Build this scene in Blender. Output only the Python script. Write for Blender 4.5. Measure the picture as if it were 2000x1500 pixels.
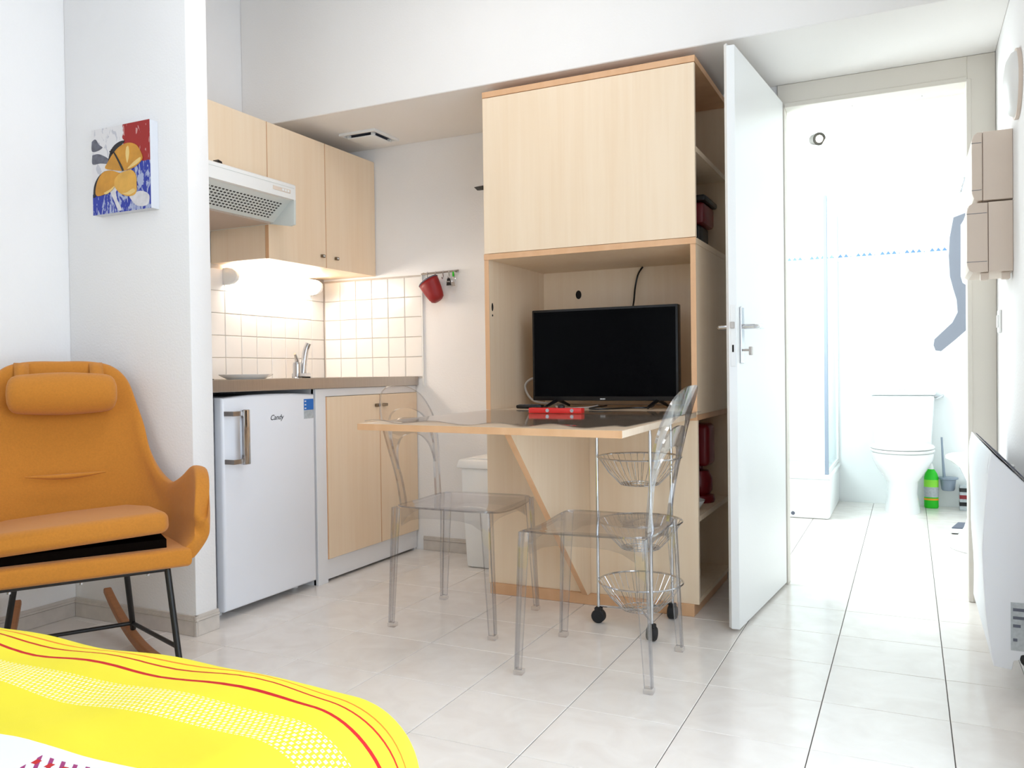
import bpy, bmesh, math, random
from mathutils import Vector, Matrix

random.seed(4)
scn = bpy.context.scene
for o in list(bpy.data.objects):
    bpy.data.objects.remove(o)
COL = scn.collection

# ------------------------------------------------------------------ camera
cam_d = bpy.data.cameras.new('camera')
cam = bpy.data.objects.new('camera', cam_d)
COL.objects.link(cam)
cam_d.sensor_fit = 'HORIZONTAL'
cam_d.sensor_width = 36.0
cam_d.lens = 36.0 * 1611.97 / 2000.0
cam_d.clip_start = 0.02
_r = Vector((0.90091951, 0.43378114, -0.01333991))
_u = Vector((0.00582828, 0.01864201, 0.99980924))
_f = Vector((-0.43394708, 0.90082540, -0.01426676))
cam.matrix_world = Matrix(((_r.x, _u.x, -_f.x, 0.0), (_r.y, _u.y, -_f.y, 0.0),
                           (_r.z, _u.z, -_f.z, 0.92485), (0, 0, 0, 1)))
scn.camera = cam

# ------------------------------------------------------------------ view, world, big lights
scn.view_settings.view_transform = 'Standard'
scn.view_settings.look = 'None'
scn.view_settings.gamma = 1.0
scn.view_settings.use_curve_mapping = False
scn.view_settings.exposure = 0.36
try:
    scn.cycles.transparent_max_bounces = 28
    scn.cycles.max_bounces = 8
    scn.cycles.diffuse_bounces = 5
    scn.cycles.glossy_bounces = 3
except Exception:
    pass

world = bpy.data.worlds.new('world')
scn.world = world
world.use_nodes = True
bg = world.node_tree.nodes['Background']
bg.inputs[0].default_value = (0.80, 0.90, 1.0, 1)
bg.inputs[1].default_value = 1.0


def area_light(name, loc, direction, sx, sy, power, col):
    d = bpy.data.lights.new(name, 'AREA')
    d.shape = 'RECTANGLE'
    d.size = sx
    d.size_y = sy
    d.energy = power
    d.color = col
    o = bpy.data.objects.new(name, d)
    COL.objects.link(o)
    o.location = loc
    o.rotation_euler = Vector(direction).to_track_quat('-Z', 'Y').to_euler()
    return o


# daylight through the tall window in the right wall (just outside the frame, this side of the radiator)
area_light('window_daylight', (0.42, 0.98, 1.20), (-1, 0, 0.0), 2.05, 2.15, 34, (0.77, 0.865, 1.0))
# daylight through the rear window behind the camera
area_light('rear_window_daylight', (-1.3, -2.27, 1.6), (0, 1, -0.05), 1.5, 1.4, 10, (0.85, 0.92, 1.0))
# added fill light over the mid room; its ceiling fitting below is made up
area_light('ceiling_fill_light', (-1.45, 2.05, 2.80), (0, 0, -1), 0.75, 0.75, 7.5, (1.0, 0.96, 0.92))
# added light that brightens the bathroom, in front of a made-up window frame
area_light('bathroom_fill_light', (-1.17, 4.75, 1.65), (1, 0.05, -0.12), 1.1, 1.2, 42, (0.90, 0.98, 1.0))

# ------------------------------------------------------------------ materials
MATS = {}


def _new(name):
    m = bpy.data.materials.new(name)
    m.use_nodes = True
    nt = m.node_tree
    b = nt.nodes['Principled BSDF']
    MATS[name] = m
    return m, nt, b


def lin(c):
    return tuple(((v / 255.0) / 12.92 if v / 255.0 <= 0.04045 else ((v / 255.0 + 0.055) / 1.055) ** 2.4) for v in c) + (1.0,)


def mat(name, rgb, rough=0.5, metal=0.0, vary=0.0, vscale=8.0, bump=0.0, bscale=60.0, coat=0.0, stretch=None, sheen=0.0, spec=None):
    m, nt, b = _new(name)
    b.inputs['Roughness'].default_value = rough
    b.inputs['Metallic'].default_value = metal
    if coat:
        b.inputs['Coat Weight'].default_value = coat
    if sheen:
        b.inputs['Sheen Weight'].default_value = sheen
    if spec is not None:
        b.inputs['Specular IOR Level'].default_value = spec
    tc = nt.nodes.new('ShaderNodeTexCoord')
    mp = nt.nodes.new('ShaderNodeMapping')
    if stretch:
        mp.inputs['Scale'].default_value = stretch
    nt.links.new(tc.outputs['Object'], mp.inputs['Vector'])
    c = lin(rgb)
    n = nt.nodes.new('ShaderNodeTexNoise')
    n.inputs['Scale'].default_value = vscale
    n.inputs['Detail'].default_value = 5
    nt.links.new(mp.outputs[0], n.inputs['Vector'])
    r = nt.nodes.new('ShaderNodeValToRGB')
    r.color_ramp.elements[0].position = 0.3
    r.color_ramp.elements[1].position = 0.7
    k = 1.0 - vary
    r.color_ramp.elements[0].color = (c[0] * k, c[1] * k, c[2] * k, 1)
    r.color_ramp.elements[1].color = c
    nt.links.new(n.outputs['Fac'], r.inputs['Fac'])
    nt.links.new(r.outputs['Color'], b.inputs['Base Color'])
    if bump:
        n2 = nt.nodes.new('ShaderNodeTexNoise')
        n2.inputs['Scale'].default_value = bscale
        n2.inputs['Detail'].default_value = 3
        nt.links.new(mp.outputs[0], n2.inputs['Vector'])
        bp = nt.nodes.new('ShaderNodeBump')
        bp.inputs['Strength'].default_value = bump
        bp.inputs['Distance'].default_value = 0.004
        nt.links.new(n2.outputs['Fac'], bp.inputs['Height'])
        nt.links.new(bp.outputs[0], b.inputs['Normal'])
    return m


mat('plaster', (243, 241, 240), 0.85, vary=0.02, vscale=3, bump=0.25, bscale=120)
mat('plaster_soffit', (244, 241, 238), 0.85, vary=0.02, vscale=3, bump=0.15, bscale=120)
mat('bath_wall', (244, 247, 247), 0.25, vary=0.01, bump=0.02, bscale=20)
mat('casing', (224, 218, 208), 0.5, vary=0.03, vscale=4)
mat('door_paint', (240, 241, 240), 0.3, vary=0.01, vscale=4)
mat('grout_floor', (66, 58, 54), 0.9, vary=0.2, vscale=30)
mat('grout_wall', (205, 196, 186), 0.9, vary=0.1, vscale=30)
mat('wall_tile', (240, 237, 233), 0.15, vary=0.02, vscale=6)
mat('skirting_tile', (214, 205, 196), 0.4, vary=0.12, vscale=25)
mat('white_lacquer', (236, 236, 238), 0.35, vary=0.01)
mat('fridge_white', (238, 240, 246), 0.32, vary=0.01)
mat('white_plastic', (238, 238, 236), 0.4, vary=0.01)
mat('hood_grey', (208, 212, 208), 0.45, vary=0.02)
mat('filter_brown', (190, 172, 156), 0.7, vary=0.15, vscale=40, stretch=(1, 20, 1))
mat('beige_plastic', (222, 206, 192), 0.5, vary=0.03)
mat('steel', (200, 192, 184), 0.42, 1.0, vary=0.12, vscale=6, stretch=(1, 30, 1))
mat('chrome', (210, 212, 216), 0.12, 1.0)
mat('satin_metal', (186, 178, 172), 0.35, 1.0, vary=0.1, vscale=10)
mat('knob_metal', (128, 112, 92), 0.4, 0.8)
mat('black_metal', (22, 21, 22), 0.45)
mat('black_plastic', (14, 14, 16), 0.35)
mat('rubber', (26, 25, 26), 0.7)
mat('dark_gap', (30, 24, 20), 0.9)
mat('red_plastic', (214, 34, 28), 0.3)
mat('red_silicone', (146, 14, 18), 0.45, vary=0.1)
mat('dark_red', (130, 18, 28), 0.3)
mat('grey_lining', (98, 102, 116), 0.8, vary=0.1)
mat('mustard', (206, 132, 44), 0.95, vary=0.10, vscale=160, bump=0.35, bscale=900, sheen=0.15)
mat('rocker_wood', (176, 118, 76), 0.5, vary=0.18, vscale=10, stretch=(2, 14, 14))
mat('porcelain', (246, 248, 248), 0.08)
mat('tray_white', (246, 248, 248), 0.2)
mat('green_plastic', (30, 196, 22), 0.35)
mat('lime_label', (140, 224, 60), 0.5)
mat('grey_label', (190, 196, 200), 0.5, vary=0.25, vscale=90)
mat('orange_label', (240, 160, 30), 0.5)
mat('blue_grey', (140, 152, 168), 0.35)
mat('blue_frieze', (104, 142, 186), 0.3)
mat('blue_sticker', (28, 110, 196), 0.4)
mat('paper', (232, 232, 232), 0.6)
mat('print_black', (18, 18, 20), 0.5)
mat('cable_white', (214, 206, 198), 0.5)
mat('mattress', (240, 238, 232), 0.9, bump=0.1)
mat('canvas_edge', (214, 216, 222), 0.8, bump=0.2, bscale=300)
mat('petal', (226, 158, 52), 0.6, vary=0.35, vscale=14)
mat('petal_gold', (236, 178, 78), 0.6, vary=0.25, vscale=18)
mat('petal_pale', (242, 206, 130), 0.6, vary=0.15, vscale=20)
mat('brush_black', (34, 30, 34), 0.6, vary=0.3, vscale=40)
mat('brush_grey', (120, 120, 132), 0.7, vary=0.5, vscale=40)
mat('brush_white', (226, 222, 224), 0.7, vary=0.2, vscale=40)
mat('mirror_reflection_grey', (126, 129, 139), 0.25, 0.0)  # matt blue-grey put in for the dim reflection, no real mirror surface
mat('spot_grey', (62, 58, 50), 0.6)
mat('seat_gap_shade', (16, 12, 10), 1.0, spec=0.0)  # near-black colour standing in for the shade under the seat cushion
mat('socket_white', (206, 200, 196), 0.5)


def wood(name, base, dark, rough=0.45, sx=26.0, sz=1.0):
    m, nt, b = _new(name)
    tc = nt.nodes.new('ShaderNodeTexCoord')
    mp = nt.nodes.new('ShaderNodeMapping')
    mp.inputs['Scale'].default_value = (sx, sx, sz)
    nt.links.new(tc.outputs['Object'], mp.inputs['Vector'])
    n = nt.nodes.new('ShaderNodeTexNoise')
    n.inputs['Scale'].default_value = 1.6
    n.inputs['Detail'].default_value = 6
    n.inputs['Distortion'].default_value = 0.6
    nt.links.new(mp.outputs[0], n.inputs['Vector'])
    mp2 = nt.nodes.new('ShaderNodeMapping')
    mp2.inputs['Scale'].default_value = (4, 4, 0.8)
    nt.links.new(tc.outputs['Object'], mp2.inputs['Vector'])
    n2 = nt.nodes.new('ShaderNodeTexNoise')
    n2.inputs['Scale'].default_value = 1.2
    n2.inputs['Detail'].default_value = 2
    nt.links.new(mp2.outputs[0], n2.inputs['Vector'])
    add = nt.nodes.new('ShaderNodeMath')
    add.operation = 'ADD'
    nt.links.new(n.outputs['Fac'], add.inputs[0])
    nt.links.new(n2.outputs['Fac'], add.inputs[1])
    half = nt.nodes.new('ShaderNodeMath')
    half.operation = 'MULTIPLY'
    half.inputs[1].default_value = 0.5
    nt.links.new(add.outputs[0], half.inputs[0])
    r = nt.nodes.new('ShaderNodeValToRGB')
    r.color_ramp.elements[0].position = 0.32
    r.color_ramp.elements[1].position = 0.62
    r.color_ramp.elements[0].color = lin(dark)
    r.color_ramp.elements[1].color = lin(base)
    nt.links.new(half.outputs[0], r.inputs['Fac'])
    nt.links.new(r.outputs['Color'], b.inputs['Base Color'])
    b.inputs['Roughness'].default_value = rough
    return m


wood('birch', (242, 220, 192), (236, 210, 178))
wood('birch_edge', (226, 180, 138), (214, 164, 120), sx=10)
wood('birch_table', (226, 204, 178), (214, 188, 160), rough=0.3)


def floor_tile_mat():
    m, nt, b = _new('floor_tile')
    tc = nt.nodes.new('ShaderNodeTexCoord')
    oi = nt.nodes.new('ShaderNodeObjectInfo')
    ad = nt.nodes.new('ShaderNodeVectorMath')
    ad.operation = 'ADD'
    nt.links.new(tc.outputs['Object'], ad.inputs[0])
    mul = nt.nodes.new('ShaderNodeMath')
    mul.operation = 'MULTIPLY'
    mul.inputs[1].default_value = 37.0
    nt.links.new(oi.outputs['Random'], mul.inputs[0])
    nt.links.new(mul.outputs[0], ad.inputs[1])
    n = nt.nodes.new('ShaderNodeTexNoise')
    n.inputs['Scale'].default_value = 9
    n.inputs['Detail'].default_value = 6
    n.inputs['Distortion'].default_value = 0.8
    nt.links.new(ad.outputs[0], n.inputs['Vector'])
    r = nt.nodes.new('ShaderNodeValToRGB')
    r.color_ramp.elements[0].position = 0.3
    r.color_ramp.elements[1].position = 0.65
    r.color_ramp.elements[0].color = lin((234, 226, 219))
    r.color_ramp.elements[1].color = lin((243, 237, 231))
    nt.links.new(n.outputs['Fac'], r.inputs['Fac'])
    nt.links.new(r.outputs['Color'], b.inputs['Base Color'])
    b.inputs['Roughness'].default_value = 0.16
    b.inputs['Specular IOR Level'].default_value = 0.55
    n2 = nt.nodes.new('ShaderNodeTexNoise')
    n2.inputs['Scale'].default_value = 14
    nt.links.new(ad.outputs[0], n2.inputs['Vector'])
    bp = nt.nodes.new('ShaderNodeBump')
    bp.inputs['Strength'].default_value = 0.03
    bp.inputs['Distance'].default_value = 0.003
    nt.links.new(n2.outputs['Fac'], bp.inputs['Height'])
    nt.links.new(bp.outputs[0], b.inputs['Normal'])


floor_tile_mat()


class NT:
    """tiny node helper"""
    def __init__(s, nt):
        s.nt = nt

    def val(s, x):
        n = s.nt.nodes.new('ShaderNodeValue')
        n.outputs[0].default_value = x
        return n.outputs[0]

    def m(s, op, a, b=0.0, c=None):
        n = s.nt.nodes.new('ShaderNodeMath')
        n.operation = op
        for i, x in enumerate([a, b] + ([c] if c is not None else [])):
            if isinstance(x, (int, float)):
                n.inputs[i].default_value = x
            else:
                s.nt.links.new(x, n.inputs[i])
        return n.outputs[0]

    def mix(s, fac, a, b):
        n = s.nt.nodes.new('ShaderNodeMix')
        n.data_type = 'RGBA'
        if isinstance(fac, (int, float)):
            n.inputs[0].default_value = fac
        else:
            s.nt.links.new(fac, n.inputs[0])
        for i, x in ((6, a), (7, b)):
            if isinstance(x, tuple):
                n.inputs[i].default_value = x
            else:
                s.nt.links.new(x, n.inputs[i])
        return n.outputs[2]

    def band(s, x, lo, hi):
        return s.m('MULTIPLY', s.m('GREATER_THAN', x, lo), s.m('LESS_THAN', x, hi))


def clear_mat(name, face, edge, ior=1.45, rough=0.02, gloss=(1, 1, 1)):
    """thin clear plastic / glass: clear seen straight on, denser and shinier at grazing angles"""
    m, nt, b = _new(name)
    nt.nodes.remove(b)
    out = nt.nodes['Material Output']
    lw = nt.nodes.new('ShaderNodeLayerWeight')
    lw.inputs['Blend'].default_value = 0.35
    r = nt.nodes.new('ShaderNodeValToRGB')
    r.color_ramp.elements[0].position = 0.45
    r.color_ramp.elements[0].color = tuple(face) + (1,)
    r.color_ramp.elements[1].position = 0.95
    r.color_ramp.elements[1].color = tuple(edge) + (1,)
    nt.links.new(lw.outputs['Facing'], r.inputs['Fac'])
    t = nt.nodes.new('ShaderNodeBsdfTransparent')
    nt.links.new(r.outputs['Color'], t.inputs['Color'])
    g = nt.nodes.new('ShaderNodeBsdfGlossy')
    g.inputs['Roughness'].default_value = rough
    g.inputs['Color'].default_value = tuple(gloss) + (1,)
    lf = nt.nodes.new('ShaderNodeLayerWeight')
    lf.inputs['Blend'].default_value = 0.5
    h = NT(nt)
    f0 = ((ior - 1) / (ior + 1)) ** 2
    fac = h.m('ADD', h.m('MULTIPLY', h.m('POWER', lf.outputs['Facing'], 5.0), 0.75), f0)
    mx = nt.nodes.new('ShaderNodeMixShader')
    nt.links.new(fac, mx.inputs[0])
    nt.links.new(t.outputs[0], mx.inputs[1])
    nt.links.new(g.outputs[0], mx.inputs[2])
    nt.links.new(mx.outputs[0], out.inputs['Surface'])


clear_mat('clear_plastic', (0.945, 0.945, 0.95), (0.74, 0.74, 0.78), 1.62, 0.03)
clear_mat('clear_edge', (0.70, 0.70, 0.72), (0.48, 0.48, 0.52), 2.3, 0.05)
clear_mat('clear_film', (0.93, 0.93, 0.93), (0.72, 0.71, 0.72), 1.35, 0.05)
clear_mat('glass', (0.97, 0.985, 0.985), (0.75, 0.86, 0.88), 1.45, 0.0)


def emit_mat(name, col, strength):
    m, nt, b = _new(name)
    b.inputs['Base Color'].default_value = (0.9, 0.9, 0.9, 1)
    b.inputs['Emission Color'].default_value = tuple(col) + (1,)
    b.inputs['Emission Strength'].default_value = strength


emit_mat('lamp_diffuser', (1.0, 0.91, 0.81), 14.0)
emit_mat('spot_bulb', (1.0, 0.97, 0.92), 12.0)


def screen_mat():
    m, nt, b = _new('tv_screen')
    b.inputs['Base Color'].default_value = (0.001, 0.001, 0.0015, 1)
    b.inputs['Roughness'].default_value = 0.2
    b.inputs['Specular IOR Level'].default_value = 0.05
    n = nt.nodes.new('ShaderNodeTexNoise')
    n.inputs['Scale'].default_value = 400
    bp = nt.nodes.new('ShaderNodeBump')
    bp.inputs['Strength'].default_value = 0.01
    nt.links.new(n.outputs['Fac'], bp.inputs['Height'])
    nt.links.new(bp.outputs[0], b.inputs['Normal'])


screen_mat()


def duvet_mat():
    m, nt, b = _new('duvet_print')
    h = NT(nt)
    uv = nt.nodes.new('ShaderNodeUVMap')
    uv.uv_map = 'UVMap'
    sp = nt.nodes.new('ShaderNodeSeparateXYZ')
    nt.links.new(uv.outputs[0], sp.inputs[0])
    n = nt.nodes.new('ShaderNodeTexNoise')
    n.inputs['Scale'].default_value = 5.0
    nt.links.new(uv.outputs[0], n.inputs['Vector'])
    wob = h.m('MULTIPLY', h.m('SUBTRACT', n.outputs['Fac'], 0.5), 0.010)
    u = sp.outputs['X']
    v = h.m('ADD', sp.outputs['Y'], wob)
    yel = lin((250, 232, 52))
    col = yel
    # dotted band: staggered little white squares
    row = h.m('FLOOR', h.m('MULTIPLY', v, 135.0))
    fv = h.m('FRACT', h.m('MULTIPLY', v, 135.0))
    fu = h.m('FRACT', h.m('ADD', h.m('MULTIPLY', u, 115.0), h.m('MULTIPLY', row, 0.5)))
    dots = h.m('MULTIPLY', h.band(fv, 0.18, 0.86), h.band(fu, 0.15, 0.68))
    notch = h.m('MULTIPLY', h.band(fv, 0.45, 0.7), h.band(fu, 0.3, 0.5))
    alt = h.m('GREATER_THAN', h.m('MODULO', h.m('ABSOLUTE', row), 2.0), 0.5)
    dots = h.m('SUBTRACT', dots, h.m('MULTIPLY', notch, alt))
    dots = h.m('MULTIPLY', dots, h.band(v, 0.722, 0.788))
    col = h.mix(dots, col, lin((255, 252, 214)))
    # three lines near the far hem
    col = h.mix(h.band(v, 0.826, 0.8325), col, lin((206, 22, 28)))
    col = h.mix(h.band(v, 0.8575, 0.8615), col, lin((206, 44, 26)))
    col = h.mix(h.band(v, 0.8765, 0.8805), col, lin((244, 130, 30)))
    # white field with small red and violet motifs
    white = h.m('LESS_THAN', v, 0.618)
    col = h.mix(white, col, lin((248, 247, 250)))
    w = nt.nodes.new('ShaderNodeTexWave')
    w.inputs['Scale'].default_value = 32
    w.inputs['Distortion'].default_value = 0.0
    w.bands_direction = 'DIAGONAL'
    nt.links.new(uv.outputs[0], w.inputs['Vector'])
    ck = h.m('GREATER_THAN', w.outputs['Fac'], 0.72)
    mot = h.m('MULTIPLY', h.band(h.m('FRACT', h.m('MULTIPLY', u, 5.5)), 0.15, 0.62),
              h.band(h.m('FRACT', h.m('MULTIPLY', v, 9.0)), 0.05, 0.40))
    mot = h.m('MULTIPLY', h.m('MULTIPLY', mot, ck), h.m('LESS_THAN', v, 0.60))
    col = h.mix(mot, col, lin((168, 60, 120)))
    hrt = h.m('MULTIPLY', h.band(h.m('FRACT', h.m('MULTIPLY', u, 44.0)), 0.3, 0.7),
              h.band(h.m('FRACT', h.m('MULTIPLY', v, 45.0)), 0.3, 0.65))
    hrt = h.m('MULTIPLY', hrt, h.m('MULTIPLY', h.m('GREATER_THAN', mot, -1.0), h.m('MULTIPLY',
              h.band(h.m('FRACT', h.m('MULTIPLY', u, 5.5)), 0.15, 0.62),
              h.m('MULTIPLY', h.band(h.m('FRACT', h.m('MULTIPLY', v, 9.0)), 0.22, 0.40), h.m('LESS_THAN', v, 0.60)))))
    col = h.mix(hrt, col, lin((206, 40, 40)))
    nt.links.new(col, b.inputs['Base Color'])
    b.inputs['Roughness'].default_value = 0.9
    n2 = nt.nodes.new('ShaderNodeTexNoise')
    n2.inputs['Scale'].default_value = 11
    n2.inputs['Detail'].default_value = 3
    nt.links.new(uv.outputs[0], n2.inputs['Vector'])
    bp = nt.nodes.new('ShaderNodeBump')
    bp.inputs['Strength'].default_value = 0.35
    bp.inputs['Distance'].default_value = 0.012
    nt.links.new(n2.outputs['Fac'], bp.inputs['Height'])
    nt.links.new(bp.outputs[0], b.inputs['Normal'])


duvet_mat()


def canvas_mat():
    m, nt, b = _new('canvas_paint')
    h = NT(nt)
    uv = nt.nodes.new('ShaderNodeUVMap')
    uv.uv_map = 'UVMap'
    sp = nt.nodes.new('ShaderNodeSeparateXYZ')
    nt.links.new(uv.outputs[0], sp.inputs[0])

    def noise(scale, det=4, dist=0.0, st=(1, 1, 1)):
        mp = nt.nodes.new('ShaderNodeMapping')
        mp.inputs['Scale'].default_value = st
        nt.links.new(uv.outputs[0], mp.inputs['Vector'])
        n = nt.nodes.new('ShaderNodeTexNoise')
        n.inputs['Scale'].default_value = scale
        n.inputs['Detail'].default_value = det
        n.inputs['Distortion'].default_value = dist
        nt.links.new(mp.outputs[0], n.inputs['Vector'])
        return n.outputs['Fac']
    wob = h.m('MULTIPLY', h.m('SUBTRACT', noise(9), 0.5), 0.14)
    u = h.m('ADD', sp.outputs['X'], wob)
    v = h.m('ADD', sp.outputs['Y'], wob)
    smear = noise(6, 6, 1.2, (2.2, 1.0, 1))
    col = h.mix(h.m('GREATER_THAN', smear, 0.60), lin((226, 222, 222)), lin((196, 194, 200)))
    # red corner with streaks
    red = h.m('MULTIPLY', h.m('GREATER_THAN', u, 0.55), h.m('GREATER_THAN', v, 0.52))
    redc = h.mix(h.m('GREATER_THAN', noise(7, 5, 0.5, (3, 1, 1)), 0.64), lin((160, 22, 16)), lin((206, 150, 146)))
    col = h.mix(red, col, redc)
    # blue lower part, brushed with white
    blue = h.m('LESS_THAN', v, h.m('ADD', 0.24, h.m('MULTIPLY', h.m('GREATER_THAN', u, 0.6), 0.30)))
    bl = h.mix(h.m('GREATER_THAN', noise(7, 6, 1.5, (2.5, 0.9, 1)), 0.54), lin((34, 52, 158)), lin((168, 176, 206)))
    col = h.mix(blue, col, bl)
    nt.links.new(col, b.inputs['Base Color'])
    b.inputs['Roughness'].default_value = 0.55


canvas_mat()

# ------------------------------------------------------------------ geometry helpers
WO = {}


def box(bm, x0, x1, y0, y1, z0, z1, bev=0.0, seg=1):
    x0, x1 = min(x0, x1), max(x0, x1)
    y0, y1 = min(y0, y1), max(y0, y1)
    z0, z1 = min(z0, z1), max(z0, z1)
    v = [bm.verts.new(p) for p in ((x0, y0, z0), (x1, y0, z0), (x1, y1, z0), (x0, y1, z0),
                                   (x0, y0, z1), (x1, y0, z1), (x1, y1, z1), (x0, y1, z1))]
    fs = [bm.faces.new([v[i] for i in f]) for f in
          ((0, 3, 2, 1), (4, 5, 6, 7), (0, 1, 5, 4), (1, 2, 6, 5), (2, 3, 7, 6), (3, 0, 4, 7))]
    if bev > 0:
        es = list({e for f in fs for e in f.edges})
        bmesh.ops.bevel(bm, geom=es, offset=bev, segments=seg, profile=0.5, affect='EDGES')
    return bm


def hexa(bm, b4, t4, bev=0.0):
    """bottom 4 corners and top 4 corners (ccw seen from above)"""
    v = [bm.verts.new(p) for p in list(b4) + list(t4)]
    fs = [bm.faces.new([v[i] for i in f]) for f in
          ((0, 3, 2, 1), (4, 5, 6, 7), (0, 1, 5, 4), (1, 2, 6, 5), (2, 3, 7, 6), (3, 0, 4, 7))]
    if bev > 0:
        es = list({e for f in fs for e in f.edges})
        bmesh.ops.bevel(bm, geom=es, offset=bev, segments=2, profile=0.5, affect='EDGES')
    return bm


def prism(bm, pts, axis, a0, a1, bev=0.0, seg=2):
    """extrude polygon pts (2d) along axis. x: pts=(y,z); y: pts=(x,z); z: pts=(x,y)"""
    def P(p, a):
        return {'x': (a, p[0], p[1]), 'y': (p[0], a, p[1]), 'z': (p[0], p[1], a)}[axis]
    A = [bm.verts.new(P(p, a0)) for p in pts]
    Bv = [bm.verts.new(P(p, a1)) for p in pts]
    fs = [bm.faces.new(A), bm.faces.new(list(reversed(Bv)))]
    n = len(pts)
    for i in range(n):
        fs.append(bm.faces.new((A[i], Bv[i], Bv[(i + 1) % n], A[(i + 1) % n])))
    bmesh.ops.recalc_face_normals(bm, faces=fs)
    if bev > 0:
        es = [e for f in fs[:2] for e in f.edges]
        bmesh.ops.bevel(bm, geom=es, offset=bev, segments=seg, profile=0.5, affect='EDGES')
    return bm


def tube(bm, pts, r, n=8, closed=False, caps=True):
    P = [Vector(p) for p in pts]
    N = len(P)
    rad = r if isinstance(r, (list, tuple)) else [r] * N
    tang = []
    for i in range(N):
        if closed:
            t = P[(i + 1) % N] - P[i - 1]
        else:
            t = P[min(i + 1, N - 1)] - P[max(i - 1, 0)]
        tang.append(t.normalized())
    ref = Vector((0, 0, 1)) if abs(tang[0].z) < 0.9 else Vector((1, 0, 0))
    a = tang[0].cross(ref).normalized()
    rings = []
    for i in range(N):
        a = (a - tang[i] * a.dot(tang[i])).normalized()
        b = tang[i].cross(a)
        rings.append([bm.verts.new(P[i] + (a * math.cos(2 * math.pi * k / n) + b * math.sin(2 * math.pi * k / n)) * rad[i])
                      for k in range(n)])
    for i in range(N if closed else N - 1):
        A, Bv = rings[i], rings[(i + 1) % N]
        for k in range(n):
            bm.faces.new((A[k], A[(k + 1) % n], Bv[(k + 1) % n], Bv[k]))
    if caps and not closed:
        bm.faces.new(list(reversed(rings[0])))
        bm.faces.new(rings[-1])
    return bm


def lathe(bm, prof, c, n=24, ax='z', sx=1.0, sy=1.0):
    """prof: (radius, height) list bottom to top, around axis through c"""
    rings = []
    for (r, h) in prof:
        ring = []
        for k in range(n):
            a = 2 * math.pi * k / n
            x, y = r * math.cos(a) * sx, r * math.sin(a) * sy
            if ax == 'z':
                p = (c[0] + x, c[1] + y, c[2] + h)
            elif ax == 'y':
                p = (c[0] + x, c[1] + h, c[2] - y)
            else:
                p = (c[0] + h, c[1] + x, c[2] + y)
            ring.append(bm.verts.new(p))
        rings.append(ring)
    for i in range(len(rings) - 1):
        for k in range(n):
            bm.faces.new((rings[i][k], rings[i][(k + 1) % n], rings[i + 1][(k + 1) % n], rings[i + 1][k]))
    bm.faces.new(list(reversed(rings[0])))
    bm.faces.new(rings[-1])
    return bm


def ring_pts(c, r, n=28, ax='z'):
    out = []
    for k in range(n):
        a = 2 * math.pi * k / n
        if ax == 'z':
            out.append((c[0] + r * math.cos(a), c[1] + r * math.sin(a), c[2]))
        elif ax == 'y':
            out.append((c[0] + r * math.cos(a), c[1], c[2] + r * math.sin(a)))
        else:
            out.append((c[0], c[1] + r * math.cos(a), c[2] + r * math.sin(a)))
    return out


def crom(ctrl, n):
    """Catmull-Rom through control points, n samples"""
    C = [Vector(c) for c in ctrl]
    out = []
    S = len(C) - 1
    for i in range(n):
        t = i / (n - 1) * S
        k = min(int(t), S - 1)
        f = t - k
        p0, p1, p2, p3 = C[max(k - 1, 0)], C[k], C[k + 1], C[min(k + 2, S)]
        out.append(0.5 * ((2 * p1) + (p2 - p0) * f + (2 * p0 - 5 * p1 + 4 * p2 - p3) * f * f + (3 * p1 - p0 - 3 * p2 + p3) * f ** 3))
    return out


def BM():
    return bmesh.new()


def obj(name, bm, material, parent=None, smooth=None, mods=None, label=None, extra=()):
    """link bm (built in the parent's frame) as ONE mesh object, origin at its base centre"""
    if isinstance(bm, bpy.types.Mesh):
        me = bm
        c = Vector((0, 0, 0))
    else:
        xs = [v.co for v in bm.verts]
        c = Vector(((min(v.x for v in xs) + max(v.x for v in xs)) / 2, (min(v.y for v in xs) + max(v.y for v in xs)) / 2,
                    min(v.z for v in xs)))
        bmesh.ops.translate(bm, verts=bm.verts, vec=-c)
        me = bpy.data.meshes.new(name)
        bm.to_mesh(me)
        bm.free()
        if smooth is not None:
            me.polygons.foreach_set('use_smooth', [True] * len(me.polygons))
            if smooth < 180:
                me.set_sharp_from_angle(angle=math.radians(smooth))
        if material:
            me.materials.append(MATS[material])
            for e_ in extra:
                me.materials.append(MATS[e_])
    o = bpy.data.objects.new(name, me)
    COL.objects.link(o)
    base = WO.get(parent.name, Vector((0, 0, 0))) if parent else Vector((0, 0, 0))
    o.location = c - base
    WO[o.name] = c
    if parent:
        o.parent = parent
    if label:
        o['label'] = label
    for md in mods or []:
        mm = o.modifiers.new(md[0].lower(), md[0])
        for k, v in md[1].items():
            setattr(mm, k, v)
    return o


def tag(o, label, cat, group=None):
    o['label'] = label
    o['category'] = cat
    if group:
        o['group'] = group
    return o


def thing(name, label, cat, loc=(0, 0, 0), group=None):
    o = bpy.data.objects.new(name, None)
    o.empty_display_size = 0.05
    COL.objects.link(o)
    o.location = loc
    WO[o.name] = Vector(loc)
    return tag(o, label, cat, group)


def struct(name, bm, material, parent=None, smooth=None):
    o = obj(name, bm, material, parent, smooth)
    if not parent:
        o['kind'] = 'structure'
    return o


def copy_tree(o, parent=None):
    c = o.copy()
    COL.objects.link(c)
    c.parent = parent
    for ch in o.children:
        copy_tree(ch, c)
    return c


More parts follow.
